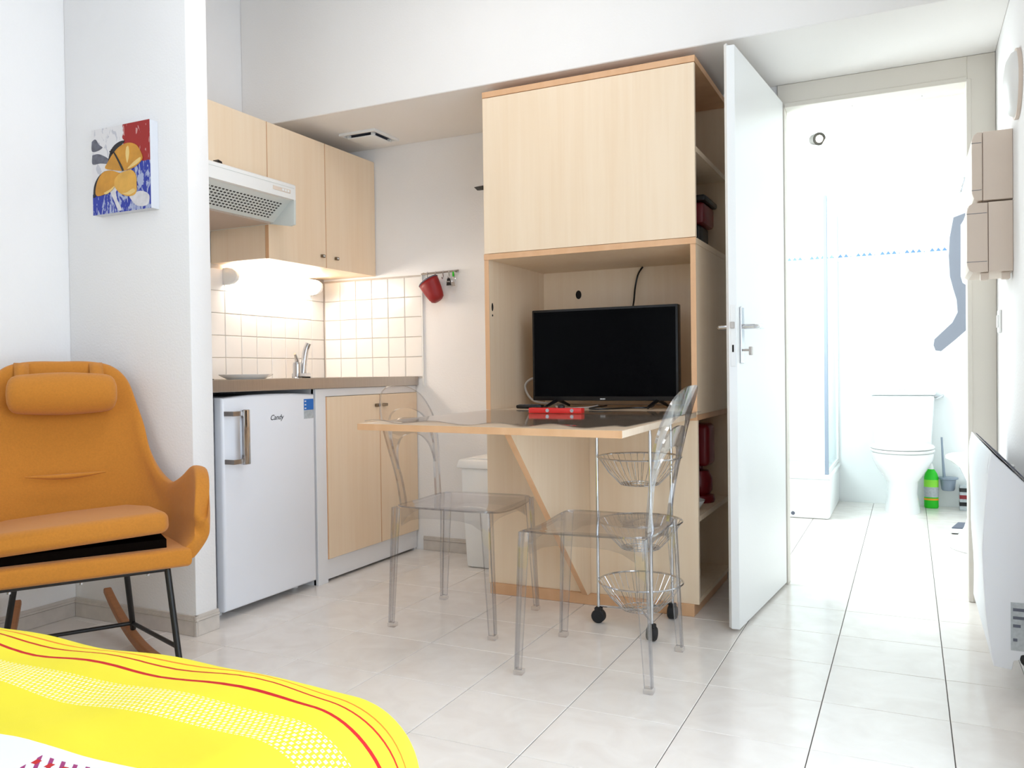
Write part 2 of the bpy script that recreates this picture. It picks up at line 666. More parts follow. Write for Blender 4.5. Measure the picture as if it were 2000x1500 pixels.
def text_obj(name, body, size, depth, M, material, parent, shear=0.0):
    cu = bpy.data.curves.new(name + '_curve', 'FONT')
    cu.body = body
    cu.size = size
    cu.extrude = depth
    cu.shear = shear
    cu.align_x = 'CENTER'
    tmp = bpy.data.objects.new(name + '_tmp', cu)
    COL.objects.link(tmp)
    bpy.context.view_layer.update()
    me = bpy.data.meshes.new_from_object(tmp.evaluated_get(bpy.context.evaluated_depsgraph_get()))
    bpy.data.objects.remove(tmp)
    bm = bmesh.new()
    bm.from_mesh(me)
    bmesh.ops.transform(bm, matrix=M, verts=bm.verts)
    return obj(name, bm, material, parent)


# ------------------------------------------------------------------ the room shell
LW, RW, FW, BW, CZ = -2.935, 0.305, 3.69, -2.2, 2.95      # left, right, far, rear walls, ceiling
SZ = 2.13                                                  # soffit height

wall_left = struct('wall_left', box(BM(), LW - 0.12, LW, BW - 0.1, FW + 0.08, -0.05, CZ), 'plaster')
b = BM()
box(b, LW - 0.1, -0.474, FW, FW + 0.07, -0.05, CZ)
box(b, -0.474, 0.214, FW, FW + 0.07, 2.045, CZ)
box(b, 0.214, RW + 0.1, FW, FW + 0.07, -0.05, CZ)
wall_far = struct('wall_far', b, 'plaster')
b = BM()
box(b, RW, RW + 0.12, BW - 0.1, -0.1, -0.05, CZ)
box(b, RW, RW + 0.12, -0.1, 2.06, -0.05, 0.06)
box(b, RW, RW + 0.12, -0.1, 2.06, 2.3, CZ)
box(b, RW, RW + 0.12, 2.06, FW + 0.07, -0.05, CZ)
struct('wall_right', b, 'plaster')
b = BM()
box(b, LW, -2.2, BW - 0.1, BW, -0.05, CZ)
box(b, -0.4, RW, BW - 0.1, BW, -0.05, CZ)
box(b, -2.2, -0.4, BW - 0.1, BW, -0.05, 0.85)
box(b, -2.2, -0.4, BW - 0.1, BW, 2.35, CZ)
struct('wall_rear', b, 'plaster')
struct('ceiling', box(BM(), LW - 0.12, RW + 0.12, BW - 0.1, FW + 0.07, CZ, CZ + 0.1), 'plaster')
struct('wall_partition', box(BM(), LW, -2.295, 2.146, 2.245, -0.01, CZ, 0.004, 2), 'plaster', smooth=30)
struct('wall_soffit', box(BM(), LW, RW, 3.09, FW, SZ, CZ, 0.003, 1), 'plaster_soffit')


def window(name, axis, c, lo, hi, z0, z1):
    """frame with mullion and panes; axis 'x' means the pane is perpendicular to X at x=c"""
    def bb(bm, a0, a1, q0, q1, d=0.03):
        if axis == 'x':
            box(bm, c - d, c + d, a0, a1, q0, q1, 0.004)
        else:
            box(bm, a0, a1, c - d, c + d, q0, q1, 0.004)
        return bm
    f = BM()
    bb(f, lo, hi, z0, z0 + 0.05)
    bb(f, lo, hi, z1 - 0.05, z1)
    bb(f, lo, lo + 0.05, z0, z1)
    bb(f, hi - 0.05, hi, z0, z1)
    mid = (lo + hi) / 2
    bb(f, mid - 0.04, mid + 0.04, z0, z1)
    w = struct(name, f, 'white_lacquer')
    for a0, a1 in ((lo + 0.05, mid - 0.04), (mid + 0.04, hi - 0.05)):
        obj('pane', bb(BM(), a0, a1, z0 + 0.05, z1 - 0.05, 0.002), 'glass', w)
    return w


window('window_1', 'x', 0.355, -0.1, 2.06, 0.06, 2.3)
window('window_2', 'y', -2.24, -2.2, -0.4, 0.85, 2.35)

# ---- floor: grout bed + single tiles
T = 0.315
GX, GY = -2.11393, 1.47201
b = BM()
box(b, LW, RW, BW, FW, -0.06, -0.0025)
box(b, -1.25, 0.72, FW, 6.13, -0.06, -0.0025)
floor = struct('floor', b, 'grout_floor')


def tile_bm(bm, x0, x1, y0, y1, g=0.0022, ch=0.0012, th=0.006):
    x0 += g / 2; x1 -= g / 2; y0 += g / 2; y1 -= g / 2
    t = [bm.verts.new(p) for p in ((x0 + ch, y0 + ch, 0), (x1 - ch, y0 + ch, 0), (x1 - ch, y1 - ch, 0), (x0 + ch, y1 - ch, 0))]
    m_ = [bm.verts.new(p) for p in ((x0, y0, -ch), (x1, y0, -ch), (x1, y1, -ch), (x0, y1, -ch))]
    d = [bm.verts.new(p) for p in ((x0, y0, -th), (x1, y0, -th), (x1, y1, -th), (x0, y1, -th))]
    bm.faces.new(t)
    for i in range(4):
        j = (i + 1) % 4
        bm.faces.new((m_[i], m_[j], t[j], t[i]))
        bm.faces.new((d[i], d[j], m_[j], m_[i]))
    return bm


full = None
rest = BM()
for reg in ((LW, RW, BW, FW), (-1.25, 0.72, FW, 6.13)):
    X0, X1, Y0, Y1 = reg
    i0 = math.floor((X0 - GX) / T); i1 = math.ceil((X1 - GX) / T)
    j0 = math.floor((Y0 - GY) / T); j1 = math.ceil((Y1 - GY) / T)
    for i in range(i0, i1):
        for j in range(j0, j1):
            x0, x1 = max(GX + i * T, X0), min(GX + (i + 1) * T, X1)
            y0, y1 = max(GY + j * T, Y0), min(GY + (j + 1) * T, Y1)
            if x1 - x0 < 0.015 or y1 - y0 < 0.010:
                continue
            if y1 < 0.95 or (x1 < -2.3 and y0 > 2.2 and y0 < 3.6):
                tile_bm(rest, x0, x1, y0, y1)
                continue
            whole = abs(x1 - x0 - T) < 1e-6 and abs(y1 - y0 - T) < 1e-6
            if whole and full is not None:
                o = full.copy()
                COL.objects.link(o)
                o.location = Vector(((x0 + x1) / 2, (y0 + y1) / 2, -0.006)) - WO['floor']
            else:
                o = obj('floor_tile', tile_bm(BM(), x0, x1, y0, y1), 'floor_tile', floor)
                if whole:
                    full = o
o = obj('floor_tile_field', rest, 'floor_tile', floor)
o['kind'] = 'stuff'


# ---- skirting: tile pieces with a small cap moulding
def skirting(name, p0, p1, nrm, h=0.073, lens=0.315):
    """runs from p0 to p1 (x,y), nrm = direction into the room"""
    p0, p1, nn = Vector((p0[0], p0[1], 0)), Vector((p1[0], p1[1], 0)), Vector((nrm[0], nrm[1], 0))
    d = (p1 - p0)
    L = d.length
    d.normalize()

    def run(bm, a, c, t, z0, z1):
        q = [p0 + d * a, p0 + d * c, p0 + d * c + nn * t, p0 + d * a + nn * t]
        prism(bm, [(v.x, v.y) for v in q], 'z', z0, z1)
        return bm
    root = struct(name, run(BM(), 0, L, 0.006, 0.0, h - 0.003), 'grout_wall')
    a = 0.0
    while a < L - 0.01:
        c = min(a + lens, L)
        bm = BM()
        run(bm, a + 0.0008, c - 0.0008, 0.011, 0.001, h - 0.02)
        run(bm, a + 0.0008, c - 0.0008, 0.014, h - 0.018, h - 0.010)
        run(bm, a + 0.0008, c - 0.0008, 0.010, h - 0.010, h)
        obj('skirting_tile', bm, 'skirting_tile', root)
        a = c
    return root


skirting('baseboard_left', (LW, 0.95), (LW, 2.146), (1, 0))
skirting('baseboard_partition', (LW + 0.012, 2.146), (-2.283, 2.146), (0, -1))
skirting('baseboard_partition_end', (-2.295, 2.134), (-2.295, 2.245), (1, 0))
skirting('baseboard_far', (-2.30, FW), (-1.61, FW), (0, -1))

# ---- kitchen wall tiles (children of the walls)
TP = 0.105
gw = obj('grout_bed', box(BM(), LW, LW + 0.004, 2.25, FW, 0.90, 1.80), 'grout_wall', wall_left)
gf = obj('grout_bed', box(BM(), LW, -2.289, FW - 0.004, FW, 0.90, 1.44), 'grout_wall', wall_far)


def wtile(parent, ax, a0, a1, z0, z1):
    g, ch, th = 0.0016, 0.002, 0.008
    a0 += g; a1 -= g; z0 += g; z1 -= g
    if a1 - a0 < 0.008 or z1 - z0 < 0.008:
        return
    bm = BM()

    def P(a, z, d):
        return (LW + d, a, z) if ax == 'x' else (a, FW - d, z)
    o4 = [bm.verts.new(P(a, z, 0.001)) for a, z in ((a0, z0), (a1, z0), (a1, z1), (a0, z1))]
    m4 = [bm.verts.new(P(a, z, th - ch)) for a, z in ((a0, z0), (a1, z0), (a1, z1), (a0, z1))]
    t4 = [bm.verts.new(P(a, z, th)) for a, z in ((a0 + ch, z0 + ch), (a1 - ch, z0 + ch), (a1 - ch, z1 - ch), (a0 + ch, z1 - ch))]
    fs = [bm.faces.new(t4)]
    for i in range(4):
        j = (i + 1) % 4
        fs.append(bm.faces.new((m4[i], m4[j], t4[j], t4[i])))
        fs.append(bm.faces.new((o4[i], o4[j], m4[j], m4[i])))
    bmesh.ops.recalc_face_normals(bm, faces=fs)
    if (fs[0].normal.x if ax == 'x' else -fs[0].normal.y) < 0:
        bmesh.ops.reverse_faces(bm, faces=fs)
    obj('wall_tile', bm, 'wall_tile', parent)


zrows = [0.907 + TP * k for k in range(10)]
y = FW - 0.008
while y > 2.26:
    for k in range(9):
        z0, z1 = zrows[k], zrows[k + 1]
        if z0 > 1.42 and y - TP > 2.82:
            continue
        if z0 > 1.60:
            continue
        wtile(wall_left, 'x', max(y - TP, 2.252), y, z0, min(z1, 1.74))
    y -= TP
x = -2.291
while x > LW + 0.01:
    for k in range(5):
        wtile(wall_far, 'y', max(x - TP, LW + 0.008), x, zrows[k], zrows[k + 1])
    x -= TP
struct('trim_1', box(BM(), -2.291, -2.285, FW - 0.01, FW, 0.86, 1.444), 'white_plastic')

# ---- door casing and door
b = BM()
box(b, 0.208, RW - 0.001, FW - 0.012, FW, 0.0, SZ - 0.001, 0.002)
box(b, -0.50, 0.208, FW - 0.012, FW, 2.04, SZ - 0.001, 0.002)
box(b, -0.50, -0.472, FW - 0.012, FW + 0.07, 0.0, 2.04, 0.002)
box(b, 0.205, 0.222, FW - 0.016, FW + 0.085, 0.0, 2.04, 0.002)
box(b, -0.472, 0.208, FW - 0.016, FW + 0.085, 2.03, 2.05, 0.002)
struct('trim_2', b, 'casing')

door = struct('door_1', prism(BM(), [(-0.477, 3.664), (-0.541, 2.934), (-0.568, 2.9325), (-0.516, 3.66)], 'z', 0.012, 2.052, 0.002), 'door_paint')
obj('rebate_lip', prism(BM(), [(-0.568, 2.9325), (-0.579, 2.946), (-0.528, 3.655), (-0.516, 3.66)], 'z', 0.014, 2.060), 'door_paint', door)
# handle set: frame along the door face
fd = Vector((-0.477 + 0.541, 3.664 - 2.934, 0)).normalized()       # free edge -> hinge
fn = Vector((fd.y, -fd.x, 0))                                      # out of the face (+X)
O = Vector((-0.541, 2.934, 0))


def dpt(a, n, z):
    p = O + fd * a + fn * n
    return (p.x, p.y, z)


def dbox(bm, a0, a1, n0, n1, z0, z1, bev=0.0):
    return hexa(bm, [dpt(a0, n0, z0), dpt(a0, n1, z0), dpt(a1, n1, z0), dpt(a1, n0, z0)][::-1],
                [dpt(a0, n0, z1), dpt(a0, n1, z1), dpt(a1, n1, z1), dpt(a1, n0, z1)][::-1], bev)


hp = obj('handle_plate', dbox(BM(), 0.035, 0.072, 0.0005, 0.007, 0.945, 1.145, 0.0025), 'chrome', door)
obj('lever', tube(BM(), [dpt(0.053, 0.004, 1.075), dpt(0.053, 0.045, 1.075), dpt(0.062, 0.052, 1.075), dpt(0.10, 0.052, 1.076), dpt(0.165, 0.05, 1.078)], [0.009, 0.009, 0.0095, 0.010, 0.008], 10), 'chrome', hp, 40)
kb = BM()
tube(kb, [dpt(0.053, 0.006, 0.992), dpt(0.053, 0.03, 0.992)], 0.004, 8)
dbox(kb, 0.046, 0.060, 0.028, 0.040, 0.974, 1.004, 0.002)
obj('key', kb, 'satin_metal', hp)
hb = BM()
dbox(hb, 0.035, 0.072, -0.046, -0.0395, 0.945, 1.145, 0.002)
tube(hb, [dpt(0.053, -0.045, 1.075), dpt(0.053, -0.075, 1.075), dpt(0.065, -0.082, 1.075), dpt(0.14, -0.082, 1.076)], 0.008, 10)
obj('lever', hb, 'chrome', door, 40)
obj('lock_plate', box(BM(), -0.5625, -0.5455, 2.9305, 2.9335, 0.935, 1.15, 0.001), 'white_plastic', door)
obj('latch', box(BM(), -0.562, -0.548, 2.924, 2.934, 1.068, 1.090, 0.001), 'satin_metal', door)
obj('keyhole_slot', box(BM(), -0.557, -0.551, 2.9295, 2.932, 0.985, 1.010), 'dark_gap', door)
for z in (1.138, 0.947):
    obj('screw', lathe(BM(), [(0.0035, 0), (0.003, 0.0012)], (-0.554, 2.9308, z), 10, 'y'), 'dark_gap', door)

# ---- bathroom shell
BX0, BX1, BY1, BZ = -1.25, 0.72, 6.13, 2.26
bwl = BM()
box(bwl, BX0 - 0.1, BX0, FW + 0.07, BY1, -0.05, 2.5)
struct('wall_bathroom_left', bwl, 'bath_wall')
struct('wall_bathroom_right', box(BM(), BX1, BX1 + 0.1, FW + 0.07, BY1, -0.05, 2.5), 'bath_wall')
wbf = struct('wall_bathroom_far', box(BM(), BX0 - 0.1, BX1 + 0.1, BY1, BY1 + 0.1, -0.05, 2.5), 'bath_wall')
struct('wall_bathroom_near', box(BM(), BX0 - 0.1, -0.55, FW + 0.071, FW + 0.08, -0.05, 2.5), 'bath_wall')
bc = BM()
box(bc, BX0, BX1, FW + 0.07, 4.52, BZ + 0.015, BZ + 0.1)
box(bc, BX0, BX1, 4.52, BY1, BZ, BZ + 0.1)
struct('ceiling_bathroom', bc, 'bath_wall')
bk_ = struct('wall_bathroom_bulkhead', box(BM(), BX0, BX1, 4.305, 4.36, 2.178, BZ + 0.02), 'grout_wall')
xx = BX0 + 0.11
while xx < BX1 - 0.05:
    obj('bulkhead_tile', box(BM(), xx + 0.0015, min(xx + 0.30, BX1) - 0.0015, 4.298, 4.306, 2.176, BZ + 0.012, 0.001), 'wall_tile', bk_)
    xx += 0.30
# tile border with a row of small blue peaks
bd = obj('border_strip', box(BM(), BX0, BX1, BY1 - 0.006, BY1, 1.655, 1.73, 0.001), 'tray_white', wbf)
tri = BM()
xx = BX0 + 0.02
while xx < BX1 - 0.02:
    for k in range(3):
        c = xx + 0.02 + k * 0.036
        prism(tri, [(c - 0.015, 1.685), (c + 0.015, 1.685), (c, 1.707)], 'y', BY1 - 0.008, BY1 - 0.0055)
    prism(tri, [(xx + 0.118, 1.685), (xx + 0.128, 1.685), (xx + 0.123, 1.692)], 'y', BY1 - 0.008, BY1 - 0.0055)
    xx += 0.15
o = obj('blue_peaks', tri, 'blue_frieze', bd)
o['kind'] = 'stuff'
window('window_added', 'x', -1.235, 4.15, 5.35, 1.0, 2.2)  # made-up frame on the solid wall, behind the added bathroom light

# ------------------------------------------------------------------ kitchen
XC = -2.33       # front plane of the base units

# worktop with raised steel edge and a sink bowl
wt = thing('worktop', 'stainless steel kitchen worktop with deep front edge above the fridge', 'worktop', (-2.62, 2.97, 0.865))
b = BM()
box(b, -2.93, -2.327, 2.25, 3.05, 0.868, 0.903)
box(b, -2.93, -2.327, 3.52, 3.682, 0.868, 0.903)
box(b, -2.93, -2.80, 3.05, 3.52, 0.868, 0.903)
box(b, -2.43, -2.327, 3.05, 3.52, 0.868, 0.903)
obj('top_sheet', b, 'steel', wt)
obj('front_edge', box(BM(), -2.327, -2.318, 2.25, 3.684, 0.864, 0.911, 0.002), 'steel', wt)
b = BM()
box(b, -2.80, -2.43, 3.05, 3.52, 0.80, 0.806)
box(b, -2.806, -2.80, 3.05, 3.52, 0.80, 0.903)
box(b, -2.43, -2.424, 3.05, 3.52, 0.80, 0.903)
box(b, -2.80, -2.43, 3.044, 3.05, 0.80, 0.903)
box(b, -2.80, -2.43, 3.52, 3.526, 0.80, 0.903)
obj('sink_bowl', b, 'steel', wt)

# mixer tap
tp = thing('mixer_tap', 'chrome single lever mixer tap standing behind the sink', 'tap', (-2.76, 3.31, 0.903))
obj('spout', tube(BM(), crom([(-2.76, 3.30, 0.93), (-2.757, 3.305, 0.99), (-2.750, 3.312, 1.05), (-2.738, 3.318, 1.085)], 10), [0.016] * 6 + [0.015] * 4, 12), 'chrome', tp, 50)
obj('body', lathe(BM(), [(0.026, 0), (0.026, 0.008), (0.021, 0.012), (0.021, 0.075), (0.018, 0.085)], (-2.76, 3.255, 0.903), 16), 'chrome', tp, 40)
obj('lever', tube(BM(), [(-2.76, 3.255, 0.985), (-2.75, 3.24, 1.005), (-2.73, 3.205, 1.03)], [0.010, 0.009, 0.006], 10), 'chrome', tp, 50)
obj('base_bridge', box(BM(), -2.785, -2.735, 3.24, 3.33, 0.903, 0.935, 0.006, 2), 'chrome', tp, 40)

# things on the worktop
o = thing('plate', 'white flat plate lying on the left of the worktop', 'plate', (-2.74, 2.88, 0.903))
obj('disc', lathe(BM(), [(0.07, 0), (0.085, 0.006), (0.118, 0.024), (0.120, 0.028), (0.085, 0.012), (0.02, 0.009)], (-2.74, 2.88, 0.9035), 28), 'porcelain', o, 40)
pt = thing('paper_roll', 'white paper towel roll standing beside the partition end', 'paper roll', (-2.72, 2.66, 0.903))
obj('roll', lathe(BM(), [(0.045, 0.012), (0.047, 0.02), (0.047, 0.19), (0.045, 0.195), (0.018, 0.195)], (-2.50, 2.375, 0.9035), 20), 'paper', pt, 40)
obj('base', lathe(BM(), [(0.055, 0), (0.055, 0.01), (0.02, 0.012)], (-2.50, 2.375, 0.9035), 20), 'black_plastic', pt, 40)

# side panel left of the fridge
tag(obj('side_panel', box(BM(), -2.90, XC - 0.004, 2.2475, 2.272, 0.0, 0.863, 0.001), 'white_lacquer'),
    'narrow white end panel between the partition and the fridge', 'panel')

# fridge
fr = thing('fridge', 'small white undercounter fridge with a metal handle', 'fridge', (-2.6, 2.59, 0))
obj('body', box(BM(), -2.88, -2.39, 2.335, 2.848, 0.03, 0.842, 0.006, 2), 'fridge_white', fr, 30)
obj('gasket', box(BM(), -2.39, -2.378, 2.345, 2.842, 0.05, 0.835), 'dark_gap', fr)
fd_ = BM()
# door with softly curved top edge and rounded long edges
prism(fd_, [(2.322, 0.030), (2.856, 0.030), (2.858, 0.842), (2.72, 0.849), (2.59, 0.851), (2.46, 0.849), (2.322, 0.842)], 'x', -2.378, XC, 0.012, 4)
fdo = obj('door', fd_, 'fridge_white', fr, 35)
for zb in (0.782, 0.600):
    hd = BM()
    prism(hd, [(-2.330, 2.330), (-2.283, 2.330), (-2.283, 2.386), (-2.290, 2.386), (-2.290, 2.338), (-2.330, 2.338)], 'z', zb - 0.009, zb + 0.009, 0.0008, 1)
    obj('handle_bracket', hd, 'satin_metal', fdo)
obj('handle_bar', box(BM(), -2.298, -2.274, 2.376, 2.410, 0.586, 0.796, 0.004, 2), 'chrome', fdo, 30)
Mt = Matrix.Translation((XC + 0.0006, 2.617, 0.744)) @ Matrix(((0, 0, 1, 0), (1, 0, 0, 0), (0, 1, 0, 0), (0, 0, 0, 1)))
text_obj('logo', 'Candy', 0.030, 0.0003, Mt, 'print_black', fdo, 0.35)
st = obj('energy_sticker', box(BM(), XC, XC + 0.0008, 2.786, 2.848, 0.738, 0.822), 'grey_label', fdo)
obj('sticker_band', box(BM(), XC + 0.0006, XC + 0.0014, 2.786, 2.848, 0.775, 0.822), 'blue_sticker', st)
for k in range(3):
    obj('sticker_line', box(BM(), XC + 0.0012, XC + 0.0018, 2.790, 2.800, 0.780 + 0.015 * k, 0.785 + 0.015 * k), 'paper', st)
for yy in (2.37, 2.81):
    obj('foot', lathe(BM(), [(0.016, 0), (0.016, 0.012), (0.008, 0.013), (0.008, 0.034)], (-2.42, yy, 0.0), 12), 'white_plastic', fr, 40)
    obj('foot', lathe(BM(), [(0.016, 0), (0.016, 0.012), (0.008, 0.013), (0.008, 0.034)], (-2.82, yy, 0.0), 12), 'white_plastic', fr, 40)

# base unit beside the fridge
bu = thing('base_cabinet', 'birch two door sink base cabinet with white carcass right of the fridge', 'cabinet', (-2.6, 3.31, 0))
b = BM()
box(b, -2.90, XC - 0.018, 2.870, 2.888, 0.0, 0.863)
box(b, -2.90, XC - 0.02, 3.667, 3.684, 0.0, 0.863)
box(b, -2.90, XC - 0.02, 2.888, 3.667, 0.085, 0.1)
box(b, -2.905, -2.895, 2.888, 3.667, 0.1, 0.79)
obj('carcass', b, 'white_lacquer', bu)
obj('front_post', box(BM(), XC - 0.03, XC - 0.004, 2.870, 2.938, 0.0, 0.863, 0.001), 'white_lacquer', bu)
obj('top_rail', box(BM(), XC - 0.03, XC - 0.006, 2.938, 3.684, 0.828, 0.863, 0.001), 'white_lacquer', bu)
obj('kick_plate', box(BM(), XC - 0.03, XC - 0.012, 2.938, 3.684, 0.012, 0.100, 0.001), 'white_lacquer', bu)
for y0, y1, ky in ((2.939, 3.345, 3.318), (3.348, 3.684, 3.38)):
    d = obj('door', box(BM(), XC - 0.018, XC, y0, y1, 0.104, 0.826, 0.001), 'birch', bu)
    obj('edge_band', box(BM(), XC - 0.018, XC + 0.0004, y0 - 0.0008, y0 + 0.001, 0.104, 0.826), 'birch_edge', d)
    k = obj('knob', box(BM(), XC, XC + 0.018, ky - 0.014, ky + 0.014, 0.767, 0.782, 0.003, 2), 'knob_metal', d, 30)

# upper units
XU = -2.578


def upper_unit(label, y0, y1, z0, z1, knob):
    t = thing('wall_cabinet', label, 'cabinet', (-2.75, (y0 + y1) / 2, z0), 'birch wall cabinets over the worktop')
    c = BM()
    yb = -2.925
    box(c, yb, XU - 0.02, y0, y0 + 0.016, z0, z1)
    box(c, yb, XU - 0.02, y1 - 0.016, y1, z0, z1)
    box(c, yb, XU - 0.02, y0 + 0.016, y1 - 0.016, z0, z0 + 0.016)
    box(c, yb, XU - 0.02, y0 + 0.016, y1 - 0.016, z1 - 0.016, z1)
    box(c, yb, yb + 0.006, y0 + 0.016, y1 - 0.016, z0 + 0.016, z1 - 0.016)
    obj('carcass', c, 'birch', t)
    d = obj('door', box(BM(), XU - 0.018, XU, y0 + 0.001, y1 - 0.001, z0 - 0.001, z1 + 0.001, 0.0008), 'birch', t)
    obj('edge_band', box(BM(), XU - 0.018, XU + 0.0004, y0 + 0.0002, y0 + 0.0016, z0 - 0.001, z1 + 0.001), 'birch_edge', d)
    if knob:
        k = obj('knob', box(BM(), XU, XU + 0.014, knob[0] - 0.012, knob[0] + 0.012, knob[1] - 0.0075, knob[1] + 0.0075, 0.003, 2), 'knob_metal', d, 30)
        obj('knob_inset', box(BM(), XU + 0.0138, XU + 0.0146, knob[0] - 0.007, knob[0] + 0.007, knob[1] - 0.003, knob[1] + 0.003), 'paper', k)
    return t


upper_unit('short birch wall cabinet above the cooker hood', 2.262, 2.862, 1.806, 2.057, None)
upper_unit('tall birch wall cabinet next to the cooker hood', 2.863, 3.268, 1.450, 2.057, (3.236, 1.503))
upper_unit('tall birch wall cabinet in the far corner', 3.269, 3.686, 1.450, 2.057, (3.344, 1.503))

# cooker hood
hh = thing('cooker_hood', 'white cooker hood with a slotted front grille', 'hood', (-2.7, 2.56, 1.575))
Y0, Y1 = 2.264, 2.860
obj('shell', prism(BM(), [(-2.92, 1.800), (-2.565, 1.800), (-2.56, 1.772), (-2.425, 1.758), (-2.416, 1.752), (-2.416, 1.690), (-2.432, 1.688), (-2.92, 1.70)], 'y', Y0, Y1, 0.002), 'white_plastic', hh, 30)
obj('groove', box(BM(), -2.4165, -2.4150, Y0, Y1 - 0.01, 1.738, 1.7395), 'hood_grey', hh)
g = obj('grille_panel', prism(BM(), [(-2.432, 1.690), (-2.532, 1.602), (-2.545, 1.600), (-2.445, 1.692)], 'y', Y0, Y1 - 0.012), 'hood_grey', hh)
sl = BM()
dirv = Vector((-0.100, 0, -0.088)).normalized()
nv = Vector((0.088, 0, -0.100)).normalized()
base = Vector((-2.432, 0, 1.690))
for r in range(7):
    for k in range(27):
        yy = Y1 - 0.06 - k * 0.0195 - 0.002 * r
        if yy < Y0 + 0.02:
            continue
        s0 = 0.028 + r * 0.0135
        p = base + dirv * s0 + nv * 0.0006
        q = p + dirv * 0.0062
        w = 0.0115
        vs = [sl.verts.new((p.x, yy, p.z)), sl.verts.new((p.x, yy + w, p.z)), sl.verts.new((q.x, yy + w, q.z)), sl.verts.new((q.x, yy, q.z))]
        f = sl.faces.new(vs)
        e = bmesh.ops.extrude_face_region(sl, geom=[f])
        bmesh.ops.translate(sl, vec=nv * -0.004, verts=[v for v in e['geom'] if isinstance(v, bmesh.types.BMVert)])
o = obj('grille_slots', sl, 'print_black', g)
o['kind'] = 'stuff'
obj('filter', box(BM(), -2.905, -2.535, Y0 + 0.01, Y1 - 0.03, 1.594, 1.602), 'filter_brown', hh)
obj('rear_rail', box(BM(), -2.925, -2.895, Y0 + 0.01, Y1 - 0.03, 1.575, 1.606), 'white_plastic', hh)
obj('end_plate', prism(BM(), [(-2.92, 1.70), (-2.416, 1.692), (-2.418, 1.582), (-2.44, 1.578), (-2.56, 1.598), (-2.92, 1.598)], 'y', Y1 - 0.012, Y1, 0.001), 'hood_grey', hh)
obj('end_plate', prism(BM(), [(-2.92, 1.70), (-2.416, 1.692), (-2.418, 1.582), (-2.44, 1.578), (-2.56, 1.598), (-2.92, 1.598)], 'y', Y0, Y0 + 0.012, 0.001), 'hood_grey', hh)
ct = obj('control_strip', box(BM(), -2.4165, -2.4140, 2.715, 2.825, 1.712, 1.728, 0.001), 'beige_plastic', hh)
for k in range(3):
    obj('switch', box(BM(), -2.4145, -2.4125, 2.77 + 0.017 * k, 2.782 + 0.017 * k, 1.715, 1.725, 0.0008), 'white_plastic', ct)
tag(obj('clip', prism(BM(), [(2.425, 1.757), (2.460, 1.757), (2.455, 1.772), (2.437, 1.776)], 'x', -2.47, -2.44, 0.002), 'black_plastic'),
    'small black clip lying on top of the cooker hood', 'clip')

# strip lamp under the corner cabinet
lp = thing('strip_lamp', 'lit strip lamp on the tiles under the wall cabinets', 'lamp', (-2.9, 3.24, 1.35))
prof = [(-2.926, 1.356), (-2.926, 1.436), (-2.90, 1.438), (-2.865, 1.432), (-2.842, 1.415), (-2.835, 1.396), (-2.842, 1.376), (-2.865, 1.360), (-2.90, 1.354)]
obj('diffuser', prism(BM(), prof, 'y', 2.955, 3.545, 0.001), 'lamp_diffuser', lp, 50)
obj('end_cap', prism(BM(), prof, 'y', 2.932, 2.9545, 0.004), 'white_plastic', lp, 50)
obj('end_cap', prism(BM(), prof, 'y', 3.5455, 3.568, 0.004), 'white_plastic', lp, 50)
obj('pull_switch', box(BM(), -2.872, -2.858, 3.5665, 3.574, 1.390, 1.404, 0.001), 'black_plastic', lp)

# hook rail with mitt
hr = thing('hook_rail', 'short metal hook rail on the wall beside the tiles', 'hook rail', (-2.17, FW, 1.43))
obj('bar', tube(BM(), [(-2.283, FW - 0.018, 1.440), (-2.062, FW - 0.018, 1.446)], 0.005, 8), 'satin_metal', hr, 50)
for xx in (-2.27, -2.075):
    obj('bracket', tube(BM(), [(xx, FW - 0.001, 1.442), (xx, FW - 0.02, 1.442)], 0.006, 8), 'chrome', hr, 50)
for xx in (-2.245, -2.195, -2.15, -2.115, -2.085):
    obj('hook', tube(BM(), crom([(xx, FW - 0.018, 1.449), (xx, FW - 0.026, 1.440), (xx, FW - 0.020, 1.418), (xx, FW - 0.030, 1.408), (xx, FW - 0.036, 1.416)], 10), 0.0025, 6), 'chrome', hr, 50)
cl1 = thing('bag_clip', 'black and chrome bag clip hanging from the hook rail', 'clip', (-2.115, FW - 0.03, 1.37))
obj('jaw', prism(BM(), [(-2.122, 1.408), (-2.108, 1.408), (-2.103, 1.372), (-2.127, 1.372)], 'y', FW - 0.032, FW - 0.022, 0.001), 'black_plastic', cl1)
obj('spring', tube(BM(), [(-2.124, FW - 0.034, 1.39), (-2.106, FW - 0.034, 1.39)], 0.004, 8), 'chrome', cl1)
cl2 = thing('keyring', 'keyring with a green tag at the end of the hook rail', 'keyring', (-2.085, FW - 0.03, 1.37))
obj('ring', tube(BM(), ring_pts((-2.085, FW - 0.03, 1.398), 0.012, 16, 'y'), 0.0016, 6, True), 'chrome', cl2)
obj('tag', prism(BM(), [(-2.092, 1.388), (-2.078, 1.388), (-2.076, 1.366), (-2.094, 1.366)], 'y', FW - 0.034, FW - 0.028, 0.001), 'satin_metal', cl2)
obj('tag_band', prism(BM(), [(-2.091, 1.440), (-2.082, 1.440), (-2.082, 1.412), (-2.091, 1.412)], 'y', FW - 0.032, FW - 0.029, 0.0006), 'green_plastic', cl2)

mt = thing('oven_mitt', 'red silicone oven mitt with grey lining hanging from the rail', 'oven mitt', (-2.2, FW - 0.05, 1.29))
